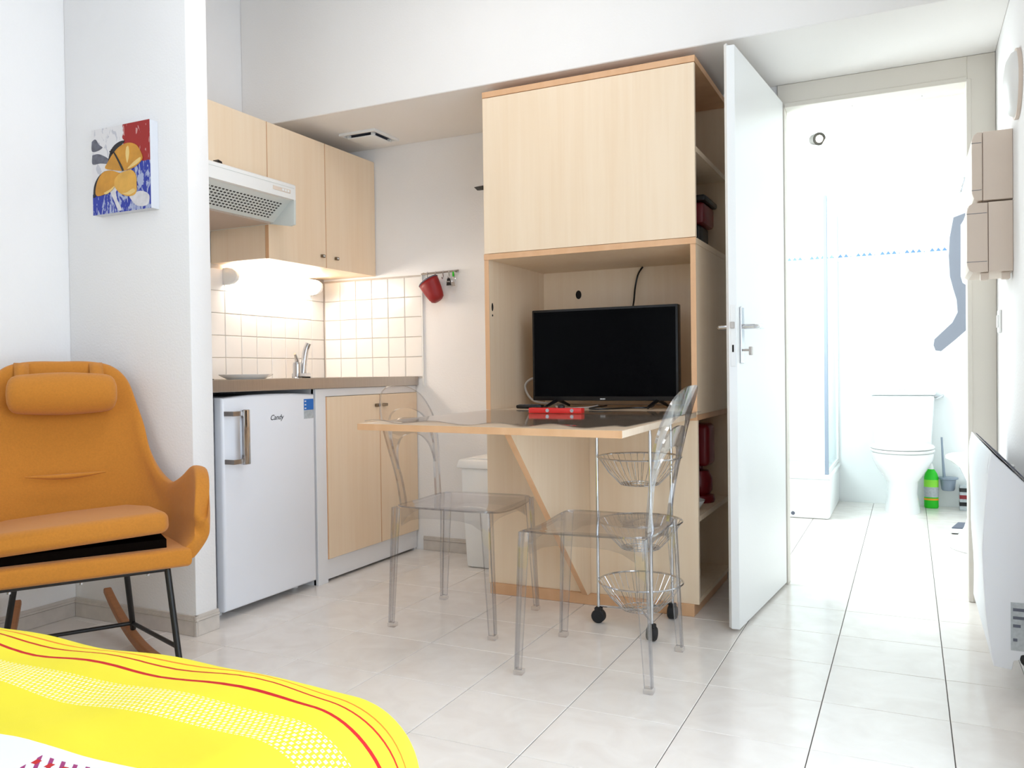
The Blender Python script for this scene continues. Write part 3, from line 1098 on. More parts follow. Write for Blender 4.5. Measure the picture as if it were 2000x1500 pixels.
# tapered pouch, opening up-left, tip down-right
axis = Vector((0.50, 0.0, -0.866))
side = Vector((0.866, 0.0, 0.50))
bk = Vector((0, 1, 0))
org = Vector((-2.222, FW - 0.052, 1.398))
b = BM()
prof = [(0.0, 0.054, 0.036), (0.025, 0.052, 0.036), (0.06, 0.047, 0.033), (0.09, 0.041, 0.029), (0.107, 0.035, 0.024), (0.115, 0.024, 0.015)]
rings = []
for (h, a, c) in prof:
    rings.append([b.verts.new(org + axis * h + side * a * math.cos(2 * math.pi * k / 24) + bk * c * math.sin(2 * math.pi * k / 24)) for k in range(24)])
for i in range(len(rings) - 1):
    for k in range(24):
        b.faces.new((rings[i][k], rings[i][(k + 1) % 24], rings[i + 1][(k + 1) % 24], rings[i + 1][k]))
b.faces.new(rings[-1])
obj('shell', b, 'red_silicone', mt, 60, [('SOLIDIFY', {'thickness': 0.003})])
b = BM()
rg = []
for (h, s) in ((-0.002, 1.0), (-0.002, 0.86), (0.045, 0.72), (0.08, 0.5)):
    rg.append([b.verts.new(org + axis * h + side * 0.054 * s * math.cos(2 * math.pi * k / 24) + bk * 0.036 * s * math.sin(2 * math.pi * k / 24)) for k in range(24)])
for i in range(3):
    for k in range(24):
        b.faces.new((rg[i][k], rg[i][(k + 1) % 24], rg[i + 1][(k + 1) % 24], rg[i + 1][k]))
b.faces.new(rg[-1])
obj('lining', b, 'grey_lining', mt, 60)
b = BM()
rim = [tuple(org + axis * 0.001 + side * 0.055 * math.cos(2 * math.pi * k / 24) + bk * 0.037 * math.sin(2 * math.pi * k / 24)) for k in range(24)]
tube(b, rim, 0.004, 6, True)
obj('rim', b, 'grey_lining', mt, 60)
obj('loop', tube(BM(), crom([(-2.185, FW - 0.045, 1.424), (-2.192, FW - 0.036, 1.432), (-2.197, FW - 0.028, 1.418), (-2.190, FW - 0.045, 1.420)], 12), 0.002, 6), 'red_plastic', mt)

# ceiling vent in the soffit
vt = thing('air_vent', 'square white air vent in the soffit over the kitchen', 'vent', (-2.462, 3.48, SZ))
b = BM()
a = 0.108
for (x0, x1, y0, y1) in ((-a, a, -a, -a + 0.014), (-a, a, a - 0.014, a), (-a, -a + 0.014, -a + 0.014, a - 0.014), (a - 0.014, a, -a + 0.014, a - 0.014)):
    box(b, -2.462 + x0, -2.462 + x1, 3.48 + y0, 3.48 + y1, SZ - 0.012, SZ, 0.001)
obj('frame', b, 'white_plastic', vt)
obj('backing', box(BM(), -2.552, -2.372, 3.39, 3.57, SZ - 0.002, SZ - 0.0005), 'grey_lining', vt)
obj('cover_plate', box(BM(), -2.545, -2.388, 3.412, 3.565, SZ - 0.022, SZ - 0.015, 0.003, 2), 'white_plastic', vt, 30)
for (x, y) in ((-2.54, 3.417), (-2.393, 3.417), (-2.54, 3.56), (-2.393, 3.56)):
    obj('post', box(BM(), x - 0.008, x + 0.008, y - 0.008, y + 0.008, SZ - 0.016, SZ - 0.001), 'white_plastic', vt)

# ------------------------------------------------------------------ tall storage unit with TV niche
CX0, CX1, CYF, CYB = -1.600, -0.714, 3.07, 3.682
tc_ = thing('storage_unit', 'tall birch storage unit with an open television niche', 'cabinet', (-1.157, 3.37, 0))
P = 0.02
# niche and column panels
obj('left_side', box(BM(), CX0, CX0 + P, CYF + 0.002, CYB, 0.04, 2.068, 0.0008), 'birch', tc_)
obj('left_side_edge', box(BM(), CX0, CX0 + P, CYF, CYF + 0.002, 0.77, 1.395), 'birch_edge', tc_)
obj('right_side', box(BM(), CX1 - P, CX1, CYF + 0.002, CYB, 0.755, 1.395, 0.0008), 'birch', tc_)
obj('right_side_edge', box(BM(), CX1 - P, CX1, CYF, CYF + 0.002, 0.77, 1.395), 'birch_edge', tc_)
obj('top_board', box(BM(), CX0, CX1 + 0.004, CYF - 0.002, CYB, 2.068, 2.092, 0.0008), 'birch_edge', tc_)
obj('niche_top', box(BM(), CX0, CX1 + 0.002, CYF - 0.0005, CYB, 1.395, 1.418, 0.0008), 'birch', tc_)
obj('niche_top_edge', box(BM(), CX0, CX1 + 0.002, CYF - 0.003, CYF - 0.0005, 1.395, 1.418), 'birch_edge', tc_)
obj('niche_back', box(BM(), CX0 + P, CX1 - P, 3.645, 3.66, 0.77, 1.395), 'birch', tc_)
obj('niche_floor', box(BM(), CX0, CX1, CYF + 0.001, CYB, 0.735, 0.757), 'birch_edge', tc_)
obj('flap_door', box(BM(), CX0 + 0.001, CX1 + 0.001, CYF - 0.001, CYF + 0.017, 1.420, 2.066, 0.001), 'birch', tc_)
obj('upper_shelf', box(BM(), CX0 + P, CX1 - 0.004, CYF + 0.02, CYB, 1.745, 1.765), 'birch', tc_)
obj('upper_back', box(BM(), CX0 + P, CX1 - 0.004, CYB - 0.008, CYB, 1.418, 2.068), 'birch', tc_)
obj('upper_divider', box(BM(), CX1 - 0.36, CX1 - 0.342, CYF + 0.02, CYB, 1.418, 1.745), 'birch', tc_)
obj('base_front', box(BM(), CX0 + 0.001, CX1 + 0.001, CYF, CYF + 0.018, 0.045, 0.735, 0.001), 'birch', tc_)
obj('base_divider', box(BM(), CX1 - 0.40, CX1 - 0.382, CYF + 0.02, CYB, 0.06, 0.735), 'birch', tc_)
obj('base_shelf', box(BM(), CX1 - 0.382, CX1 - 0.002, CYF + 0.02, CYB, 0.352, 0.372), 'birch', tc_)
obj('base_board', box(BM(), CX0 + P, CX1 - 0.002, CYF + 0.02, CYB, 0.045, 0.062), 'birch', tc_)
obj('base_back', box(BM(), CX0 + P, CX1 - 0.004, CYB - 0.008, CYB, 0.062, 0.735), 'birch', tc_)
obj('plinth', box(BM(), CX0 + 0.012, CX1 - 0.016, CYF - 0.010, CYF + 0.03, 0.0, 0.045, 0.002), 'birch_edge', tc_)
obj('plinth', box(BM(), CX1 - 0.034, CX1 - 0.016, CYF + 0.03, CYB, 0.0, 0.045), 'birch_edge', tc_)
obj('cable_hole', lathe(BM(), [(0.017, 0), (0.017, 0.003), (0.011, 0.0035)], (-1.401, 3.6413, 1.285), 16, 'y', 0.8, 1.2), 'dark_gap', tc_)
obj('peg_hole', lathe(BM(), [(0.012, 0), (0.010, 0.0012)], (CX0 + P, 3.10, 1.20), 12, 'x', 0.7, 1.5), 'dark_gap', tc_)
obj('peg_hole', lathe(BM(), [(0.005, 0), (0.004, 0.0012)], (CX0 + P, 3.10, 1.165), 12, 'x'), 'dark_gap', tc_)
tag(obj('wall_hook', prism(BM(), [(3.03, 1.694), (3.075, 1.708), (3.08, 1.690), (3.06, 1.686)], 'x', CX0 - 0.024, CX0 - 0.0005, 0.002), 'black_metal'),
    'small black hook on the left side of the tall storage unit', 'hook')

# things on the open right-hand shelves
kt = thing('coffee_maker', 'dark red coffee maker on the lower side shelf behind the door', 'coffee maker', (-0.80, 3.46, 0.372))
obj('base', lathe(BM(), [(0.062, 0), (0.066, 0.01), (0.062, 0.028), (0.04, 0.034)], (-0.80, 3.46, 0.3725), 24), 'dark_red', kt, 40)
obj('jug', lathe(BM(), [(0.045, 0.034), (0.055, 0.05), (0.055, 0.10), (0.042, 0.13), (0.036, 0.132)], (-0.80, 3.46, 0.3725), 24), 'dark_red', kt, 40)
obj('head', box(BM(), -0.86, -0.745, 3.40, 3.53, 0.525, 0.70, 0.02, 3), 'dark_red', kt, 40)
obj('column', box(BM(), -0.86, -0.80, 3.50, 3.55, 0.3725, 0.56, 0.006, 2), 'dark_red', kt, 40)
bw = thing('bowl', 'white bowl on the lower side shelf in front of the coffee maker', 'bowl', (-0.79, 3.23, 0.372))
obj('body', lathe(BM(), [(0.03, 0), (0.05, 0.006), (0.068, 0.035), (0.070, 0.04), (0.064, 0.036), (0.04, 0.01)], (-0.795, 3.23, 0.3725), 24), 'porcelain', bw, 50)
sb = thing('socket_block', 'white twin socket block at the bottom of the side shelves', 'socket', (-0.80, 3.36, 0.062))
obj('body', box(BM(), -0.86, -0.80, 3.30, 3.42, 0.10, 0.17, 0.006, 2), 'socket_white', sb, 30)
obj('base', box(BM(), -0.87, -0.79, 3.29, 3.43, 0.0625, 0.10, 0.004), 'socket_white', sb)
for yy in (3.335, 3.385):
    s = obj('outlet', lathe(BM(), [(0.02, 0), (0.018, 0.002), (0.006, 0.001)], (-0.80, yy, 0.135), 16, 'x'), 'grey_label', sb)
    for dz in (-0.007, 0.007):
        obj('pin_hole', lathe(BM(), [(0.0025, 0.0015), (0.002, 0.0026)], (-0.80, yy, 0.135 + dz), 8, 'x'), 'dark_gap', s)
ac = thing('appliance', 'dark red and black appliance on the upper side shelf', 'appliance', (-0.80, 3.5, 1.418))
obj('body', box(BM(), -0.90, -0.76, 3.42, 3.62, 1.53, 1.62, 0.014, 2), 'dark_red', ac, 40)
obj('base', box(BM(), -0.88, -0.78, 3.44, 3.60, 1.4185, 1.53, 0.01, 2), 'black_plastic', ac, 40)
obj('lid', box(BM(), -0.91, -0.75, 3.40, 3.64, 1.62, 1.645, 0.008, 2), 'black_plastic', ac, 40)

# ------------------------------------------------------------------ table
tb = thing('peninsula_table', 'birch peninsula table top fixed to the storage unit', 'table', (-1.13, 2.58, 0))
top_poly = [(-1.583, 2.150), (-0.676, 2.062), (-0.716, 3.068), (-1.583, 3.068)]
obj('tabletop', prism(BM(), top_poly, 'z', 0.748, 0.768, 0.001, 1), 'birch_table', tb)
tin = [(-1.578, 3.0695), (-0.736, 3.0695), (-0.736, 3.643), (-1.578, 3.643)]
obj('rear_top', prism(BM(), tin, 'z', 0.758, 0.768), 'birch_table', tb)
b = BM()
prism(b, [(-1.583, 2.1495), (-0.676, 2.0615), (-0.676, 2.060), (-1.583, 2.148)], 'z', 0.748, 0.768)
obj('front_edge', b, 'birch_edge', tb)
b = BM()
prism(b, [(2.335, 0.7475), (3.068, 0.7475), (3.068, 0.046), (3.030, 0.046)], 'x', -1.163, -1.143)
obj('support_panel', b, 'birch', tb)
b = BM()
prism(b, [(2.333, 0.7475), (2.336, 0.7475), (3.031, 0.046), (3.028, 0.046)], 'x', -1.1635, -1.1425)
obj('support_edge', b, 'birch_edge', tb)

# clear wavy-edged plastic cover on the table
tcv = BM()
NU, NV = 90, 40
vg = []
for j in range(NV + 1):
    rowv = []
    t = j / NV
    for i in range(NU + 1):
        s = i / NU
        x = -1.566 + s * 0.872 - 0.008 * s * (1 - t)
        yf = 2.164 - 0.083 * s
        yv = yf + t * (3.05 - yf)
        w = math.exp(-((t) / 0.06) ** 2)
        z = 0.7695 + w * (0.0055 + 0.0055 * math.sin(s * 26.0 + 0.6 * math.sin(s * 9)))
        rowv.append(tcv.verts.new((x, yv, z)))
    vg.append(rowv)
for j in range(NV):
    for i in range(NU):
        tcv.faces.new((vg[j][i], vg[j][i + 1], vg[j + 1][i + 1], vg[j + 1][i]))
tag(obj('table_cover', tcv, 'clear_film', None, 60, [('SOLIDIFY', {'thickness': 0.0014, 'offset': 1.0})]),
    'clear plastic cover with a wavy front edge on the birch table', 'table cover')

# ------------------------------------------------------------------ television and the small things around it
tv = thing('television', 'black flat screen television standing in the niche', 'television', (-1.16, 3.29, 0.769))
TX0, TX1, TY, TZ0, TZ1 = -1.482, -0.838, 3.285, 0.800, 1.192
obj('housing', box(BM(), TX0, TX1, TY, TY + 0.045, TZ0, TZ1, 0.004, 2), 'black_plastic', tv, 30)
obj('back_bulge', box(BM(), TX0 + 0.1, TX1 - 0.1, TY + 0.045, TY + 0.075, TZ0 + 0.03, TZ1 - 0.10, 0.01, 2), 'black_plastic', tv, 30)
obj('screen', box(BM(), TX0 + 0.010, TX1 - 0.010, TY - 0.0015, TY + 0.004, TZ0 + 0.018, TZ1 - 0.010), 'tv_screen', tv)
lg = BM()
xx = -1.172
for w in (0.003, 0.004, 0.003, 0.004, 0.002):
    box(lg, xx, xx + w, TY - 0.0008, TY, TZ0 + 0.005, TZ0 + 0.010)
    xx += w + 0.0015
obj('logo', lg, 'paper', tv)
for fx in (TX0 + 0.11, TX1 - 0.09):
    f = BM()
    tube(f, [(fx, TY + 0.02, TZ0 + 0.004), (fx - 0.012, TY - 0.09, 0.776)], [0.009, 0.006], 8)
    tube(f, [(fx, TY + 0.02, TZ0 + 0.004), (fx + 0.012, TY + 0.12, 0.776)], [0.009, 0.006], 8)
    obj('foot', f, 'black_plastic', tv, 50)

o = thing('remote_control', 'black remote control lying beside the left television foot', 'remote', (-1.48, 3.24, 0.769))
obj('body', box(BM(), -1.525, -1.405, 3.20, 3.238, 0.7695, 0.784, 0.005, 2), 'black_plastic', o, 30)
bt = BM()
for i in range(6):
    for j in range(2):
        box(bt, -1.515 + i * 0.017, -1.507 + i * 0.017, 3.207 + j * 0.014, 3.215 + j * 0.014, 0.784, 0.7855)
obj('buttons', bt, 'grey_lining', o)['kind'] = 'stuff'

rh = thing('red_holder', 'flat red plastic holder with two metal rivets on the table', 'holder', (-1.16, 2.83, 0.770))
obj('bar', box(BM(), -1.282, -1.072, 2.80, 2.835, 0.7715, 0.791, 0.002, 2), 'red_plastic', rh, 30)
for xx in (-1.205, -1.108):
    obj('rivet', lathe(BM(), [(0.007, 0), (0.006, 0.003)], (xx, 2.7975, 0.782), 12, 'y'), 'chrome', rh, 40)
obj('black_knob', lathe(BM(), [(0.013, 0), (0.013, 0.008), (0.008, 0.012)], (-1.157, 2.818, 0.791), 14), 'black_plastic', rh, 40)

tag(obj('cable', tube(BM(), crom([(-1.085, 3.632, 1.394), (-1.105, 3.625, 1.36), (-1.118, 3.62, 1.30), (-1.115, 3.58, 1.22), (-1.10, 3.45, 1.12), (-1.09, 3.385, 1.02)], 24), 0.0045, 6), 'black_plastic', None, 60),
    'black aerial cable dropping down the back of the niche', 'cable')
tag(obj('cable', tube(BM(), crom([(-1.46, 3.42, 0.895), (-1.54, 3.41, 0.895), (-1.572, 3.40, 0.86), (-1.545, 3.40, 0.805), (-1.50, 3.42, 0.785), (-1.40, 3.46, 0.775)], 26), 0.0055, 6), 'cable_white', None, 60),
    'white cable looping out from the left of the television', 'cable')
tag(obj('cable', tube(BM(), crom([(-1.42, 3.40, 0.776), (-1.35, 3.24, 0.774), (-1.27, 3.14, 0.774), (-1.22, 3.17, 0.774), (-1.205, 3.26, 0.774), (-1.20, 3.33, 0.778)], 30), 0.0038, 6), 'cable_white', None, 60),
    'white cable lying on the table under the television', 'cable')
tag(obj('cable', tube(BM(), crom([(-1.17, 3.36, 0.776), (-1.17, 3.20, 0.7755), (-1.14, 3.075, 0.7755), (-1.08, 3.07, 0.7755), (-1.01, 3.18, 0.7755), (-0.95, 3.22, 0.7755), (-0.945, 3.29, 0.780), (-0.945, 3.31, 0.790)], 40), 0.0038, 6), 'black_plastic', None, 60),
    'black power cable snaking across the table under the television', 'cable')

# ------------------------------------------------------------------ clear plastic chairs (local frame: front = +x)
def clear_chair(name, label):
    t = thing(name, label, 'chair', (0, 0, 0), 'clear plastic chairs at the table')
    SZ_ = 0.445
    # seat: rounded slab with a shallow dip
    NS = 20

    def seat_pt(s, q, z):
        # s along depth -1..1 (front +), q lateral -1..1; slightly narrower at the back
        hw = 0.205 + 0.010 * s
        x = 0.205 * s
        y = hw * q
        # rounded outline
        k = (abs(s) ** 6 + abs(q) ** 6) ** (1 / 6)
        m_ = max(abs(s), abs(q))
        f = (m_ / k) if k > 0 else 1
        return (x * f, y * f, z)
    b = BM()
    topv, botv = [], []
    for i in range(NS + 1):
        s = -1 + 2 * i / NS
        tr, br = [], []
        for j in range(NS + 1):
            q = -1 + 2 * j / NS
            z = SZ_ - 0.014 * (1 - q * q) * (1 - 0.6 * s * s) - 0.012 * max(0, s) ** 3 * (1 - q * q)
            tr.append(b.verts.new(seat_pt(s, q, z)))
            br.append(b.verts.new(seat_pt(s, q, z - 0.006)))
        topv.append(tr)
        botv.append(br)
    for i in range(NS):
        for j in range(NS):
            b.faces.new((topv[i][j], topv[i + 1][j], topv[i + 1][j + 1], topv[i][j + 1]))
            b.faces.new((botv[i][j], botv[i][j + 1], botv[i + 1][j + 1], botv[i + 1][j]))
    for i in range(NS):
        for q_ in ((topv[i][0], botv[i][0], botv[i + 1][0], topv[i + 1][0]), (topv[i][NS], topv[i + 1][NS], botv[i + 1][NS], botv[i][NS]),
                   (topv[0][i], topv[0][i + 1], botv[0][i + 1], botv[0][i]), (topv[NS][i], botv[NS][i], botv[NS][i + 1], topv[NS][i + 1])):
            b.faces.new(q_).material_index = 1
    bmesh.ops.recalc_face_normals(b, faces=b.faces)
    obj('seat', b, 'clear_plastic', t, 60, extra=('clear_edge',))
    # aprons, arched below
    def apron(axis, c, lo, hi):
        pts = [(lo, SZ_ - 0.010)]
        for k in range(9):
            u = k / 8
            pts.append((lo + (hi - lo) * u, SZ_ - 0.075 + 0.034 * (1 - (2 * u - 1) ** 4)))
        pts.append((hi, SZ_ - 0.010))
        bm = BM()
        prism(bm, pts, axis, c - 0.002, c + 0.002)
        return bm
    obj('apron', apron('x', 0.180, -0.165, 0.165), 'clear_plastic', t)
    obj('apron', apron('x', -0.180, -0.160, 0.160), 'clear_plastic', t)
    obj('apron', apron('y', 0.185, -0.165, 0.165), 'clear_plastic', t)
    obj('apron', apron('y', -0.185, -0.165, 0.165), 'clear_plastic', t)
    # legs: tapered, splayed outwards, L-section with little feet
    for sx in (1, -1):
        for sy in (1, -1):
            b = BM()
            tx, ty, bx, by = 0.186 * sx, 0.190 * sy, 0.215 * sx, 0.205 * sy
            a0, a1, w = 0.036, 0.024, 0.007
            # two flanges
            for (fx, fy) in ((1, 0), (0, 1)):
                def rect(cx, cy, a, z):
                    if fx:
                        p = [(cx, cy), (cx - sx * a, cy), (cx - sx * a, cy - sy * w), (cx, cy - sy * w)]
                    else:
                        p = [(cx, cy - sy * w), (cx - sx * w, cy - sy * w), (cx - sx * w, cy - sy * a), (cx, cy - sy * a)]
                    if sx * sy > 0:
                        p = p[::-1]
                    return [(q[0], q[1], z) for q in p]
                hexa(b, rect(bx, by, a1, 0.016), rect(tx + 0.012 * sx, ty + 0.010 * sy, a0, SZ_ - 0.006), 0.0018)
            bmesh.ops.recalc_face_normals(b, faces=b.faces)
            for f_ in b.faces:
                f_.material_index = 1 if f_.calc_area() < 0.0016 else 0
            lg_ = obj('leg', b, 'clear_plastic', t, 35, extra=('clear_edge',))
            f = BM()
            x0, x1 = sorted((bx + 0.003 * sx, bx - sx * 0.027))
            y0, y1 = sorted((by + 0.003 * sy, by - sy * 0.027))
            box(f, x0, x1, y0, y1, 0.0005, 0.016, 0.003, 2)
            obj('foot', f, 'clear_plastic', lg_, 35)
    # back: outer arch and inner arch, leaning backwards
    def back_pt(y, h, d):
        # h above seat, leaning
        x = -0.188 - 0.10 * h - 0.34 * h * h + 0.10 * (y / 0.2) ** 2 * h * 0.45
        return (x + d, y, SZ_ - 0.004 + h)

    def arch(outer, inner, n=44):
        bm = BM()
        A, Bq = [], []
        for (yo, ho), (yi, hi_) in zip(outer, inner):
            A.append((bm.verts.new(back_pt(yo, ho, 0.004)), bm.verts.new(back_pt(yi, hi_, 0.005))))
            Bq.append((bm.verts.new(back_pt(yo, ho, -0.004)), bm.verts.new(back_pt(yi, hi_, -0.005))))
        for i in range(len(A) - 1):
            bm.faces.new((A[i][0], A[i][1], A[i + 1][1], A[i + 1][0]))
            bm.faces.new((Bq[i][0], Bq[i + 1][0], Bq[i + 1][1], Bq[i][1]))
            bm.faces.new((A[i][0], A[i + 1][0], Bq[i + 1][0], Bq[i][0])).material_index = 1
            bm.faces.new((A[i][1], Bq[i][1], Bq[i + 1][1], A[i + 1][1])).material_index = 1
        bm.faces.new((A[0][0], Bq[0][0], Bq[0][1], A[0][1]))
        bm.faces.new((A[-1][0], A[-1][1], Bq[-1][1], Bq[-1][0]))
        bmesh.ops.recalc_face_normals(bm, faces=bm.faces)
        return bm

    half_o = crom([(0.150, 0.0, 0), (0.160, 0.10, 0), (0.186, 0.22, 0), (0.190, 0.31, 0), (0.150, 0.395, 0), (0.075, 0.432, 0), (0.0, 0.438, 0)], 24)
    half_i = crom([(0.112, 0.0, 0), (0.124, 0.10, 0), (0.150, 0.20, 0), (0.152, 0.26, 0), (0.122, 0.318, 0), (0.062, 0.345, 0), (0.0, 0.350, 0)], 24)
    O_ = [(p.x, p.y) for p in half_o] + [(-p.x, p.y) for p in reversed(half_o[:-1])]
    I_ = [(p.x, p.y) for p in half_i] + [(-p.x, p.y) for p in reversed(half_i[:-1])]
    obj('back_frame', arch(O_, I_), 'clear_plastic', t, 50, extra=('clear_edge',))
    ho2 = crom([(0.150, 0.205, 0), (0.138, 0.262, 0), (0.098, 0.298, 0), (0.05, 0.312, 0), (0.0, 0.315, 0)], 18)
    hi2 = crom([(0.138, 0.130, 0), (0.122, 0.195, 0), (0.088, 0.232, 0), (0.045, 0.248, 0), (0.0, 0.252, 0)], 18)
    O2 = [(p.x, p.y) for p in ho2] + [(-p.x, p.y) for p in reversed(ho2[:-1])]
    I2 = [(p.x, p.y) for p in hi2] + [(-p.x, p.y) for p in reversed(hi2[:-1])]
    obj('back_arch', arch(O2, I2), 'clear_plastic', t, 50, extra=('clear_edge',))
    return t


ch_a = clear_chair('clear_chair', 'clear plastic chair on the kitchen side of the table')
ch_b = copy_tree(ch_a)
ch_b['label'] = 'clear plastic chair on the bathroom door side of the table'
ch_a.location = (-1.512, 2.715, 0)
ch_a.rotation_euler = (0, 0, math.radians(1.5))
ch_b.location = (-0.885, 2.470, 0)
ch_b.rotation_euler = (0, 0, math.radians(181.5))

# ------------------------------------------------------------------ wire basket trolley
TC = Vector((-0.878, 2.872, 0))
tr = thing('basket_trolley', 'chrome three tier round wire basket trolley on black castors', 'trolley', TC)
angs = [math.radians(a) for a in (185, 300, 60)]
RT = 0.158
for a in angs:
    px_, py_ = TC.x + RT * math.cos(a), TC.y + RT * math.sin(a)
    obj('pole', tube(BM(), [(px_, py_, 0.052), (px_, py_, 0.70), (px_, py_, 0.725)], [0.006, 0.006, 0.004], 8), 'chrome', tr, 50)
    cs = BM()
    lathe(cs, [(0.021, -0.016), (0.025, -0.012), (0.025, 0.012), (0.021, 0.016)], (px_, py_, 0.0255), 18, 'x' if abs(math.cos(a)) < 0.8 else 'y')
    c_ = obj('castor', cs, 'rubber', tr, 40)
    obj('castor_fork', box(BM(), px_ - 0.013, px_ + 0.013, py_ - 0.013, py_ + 0.013, 0.043, 0.058, 0.003), 'rubber', c_)
for a in angs:
    p = (TC.x + RT * math.cos(a), TC.y + RT * math.sin(a), 0.062)
    obj('base_spoke', tube(BM(), [p, (TC.x, TC.y, 0.062)], 0.004, 6), 'chrome', tr, 50)
for zt in (0.165, 0.385, 0.615):
    rim = tube(BM(), ring_pts((TC.x, TC.y, zt), 0.150, 36), 0.0035, 6, True)
    bs = obj('basket_rim', rim, 'chrome', tr, 50)
    w = BM()
    for k in range(36):
        a = 2 * math.pi * k / 36
        ca, sa = math.cos(a), math.sin(a)
        tube(w, [(TC.x + 0.150 * ca, TC.y + 0.150 * sa, zt), (TC.x + 0.112 * ca, TC.y + 0.112 * sa, zt - 0.055),
                 (TC.x + 0.070 * ca, TC.y + 0.070 * sa, zt - 0.098), (TC.x + 0.030 * ca, TC.y + 0.030 * sa, zt - 0.100)], 0.0011, 4, caps=False)
    for r_, dz in ((0.07, 0.098), (0.03, 0.1)):
        tube(w, ring_pts((TC.x, TC.y, zt - dz), r_, 24), 0.0018, 5, True)
    o = obj('basket_wires', w, 'chrome', bs)
    o['kind'] = 'stuff'

# ------------------------------------------------------------------ waste bin
bn = thing('waste_bin', 'white plastic waste bin standing left of the storage unit', 'bin', (-1.78, 3.53, 0))
obj('body', hexa(BM(), [(-1.905, 3.43, 0.001), (-1.655, 3.43, 0.001), (-1.655, 3.64, 0.001), (-1.905, 3.64, 0.001)],
                 [(-1.925, 3.415, 0.475), (-1.635, 3.415, 0.475), (-1.635, 3.655, 0.475), (-1.925, 3.655, 0.475)], 0.012), 'white_plastic', bn, 40)
obj('lid', hexa(BM(), [(-1.945, 3.405, 0.472), (-1.62, 3.405, 0.472), (-1.62, 3.66, 0.472), (-1.945, 3.66, 0.472)],
                [(-1.935, 3.415, 0.515), (-1.63, 3.415, 0.515), (-1.63, 3.655, 0.515), (-1.935, 3.655, 0.515)], 0.010), 'white_plastic', bn, 40)
obj('lid_flap', box(BM(), -1.90, -1.665, 3.44, 3.63, 0.5145, 0.520, 0.002), 'white_plastic', bn)

# ------------------------------------------------------------------ rocking armchair (local frame: front = -y, right in picture = +x)
ar = thing('rocking_chair', 'mustard fabric rocking armchair on black legs and wooden rockers', 'armchair', (0, 0, 0))
topc = [(0.0, 0.385, 0.985), (0.09, 0.385, 0.985), (0.165, 0.375, 0.968), (0.215, 0.352, 0.915), (0.240, 0.315, 0.82), (0.262, 0.265, 0.70),
        (0.290, 0.185, 0.60), (0.322, 0.09, 0.560), (0.342, -0.02, 0.590), (0.356, -0.11, 0.632), (0.356, -0.18, 0.632), (0.348, -0.235, 0.585), (0.332, -0.268, 0.49)]
basc = [(0.0, 0.20, 0.375), (0.06, 0.20, 0.375), (0.12, 0.19, 0.375), (0.175, 0.165, 0.375), (0.215, 0.13, 0.375), (0.24, 0.08, 0.375),
        (0.258, 0.03, 0.375), (0.270, -0.03, 0.375), (0.278, -0.09, 0.375), (0.284, -0.15, 0.375), (0.287, -0.20, 0.375), (0.288, -0.245, 0.375), (0.288, -0.272, 0.375)]
NU = 40
tp_, bs_ = crom(topc, NU), crom(basc, NU)
b = BM()
NVv = 14
cols = []
full_t = [Vector((-p.x, p.y, p.z)) for p in reversed(tp_[1:])] + tp_
full_b = [Vector((-p.x, p.y, p.z)) for p in reversed(bs_[1:])] + bs_
for pt_, pb in zip(full_t, full_b):
    col_ = []
    for j in range(NVv + 1):
        v = j / NVv
        p = pb.lerp(pt_, v)
        # slight outward belly low down
        n_ = Vector((pb.x, max(pb.y, 0.0), 0))
        if n_.length > 0:
            n_.normalize()
        p = p + n_ * 0.035 * math.sin(math.pi * min(1, v * 1.1)) * (1 - v * 0.6)
        col_.append(b.verts.new(p))
    cols.append(col_)
for i in range(len(cols) - 1):
    for j in range(NVv):
        b.faces.new((cols[i][j], cols[i + 1][j], cols[i + 1][j + 1], cols[i][j + 1]))
bmesh.ops.recalc_face_normals(b, faces=b.faces)
shell = obj('shell', b, 'mustard', ar, 180, [('SOLIDIFY', {'thickness': 0.045, 'offset': 0.0}), ('SUBSURF', {'levels': 1, 'render_levels': 2})])
obj('seat_base', prism(BM(), [(-0.30, -0.285), (0.30, -0.285), (0.312, -0.20), (0.29, 0.02), (0.22, 0.17), (0.10, 0.225), (-0.10, 0.225), (-0.22, 0.17), (-0.29, 0.02), (-0.312, -0.20)], 'z', 0.342, 0.402, 0.018, 4), 'mustard', ar, 60)
obj('gap_shade_slab', prism(BM(), [(-0.24, -0.245), (0.235, -0.245), (0.24, 0.0), (0.19, 0.15), (-0.19, 0.15), (-0.24, 0.0)], 'z', 0.400, 0.428), 'seat_gap_shade', ar)  # dark slab that paints the shaded gap between base and cushion
cu = BM()
prism(cu, [(-0.262, -0.285), (0.222, -0.285), (0.240, -0.262), (0.238, -0.03), (0.19, 0.13), (0.0, 0.165), (-0.19, 0.13), (-0.262, -0.03), (-0.272, -0.262)], 'z', 0.418, 0.485, 0.024, 5)
bmesh.ops.rotate(cu, verts=cu.verts, cent=(0, 0.14, 0.44), matrix=Matrix.Rotation(math.radians(-3.2), 3, 'X') @ Matrix.Rotation(math.radians(-2.6), 3, 'Y'))
obj('seat_cushion', cu, 'mustard', ar, 60)
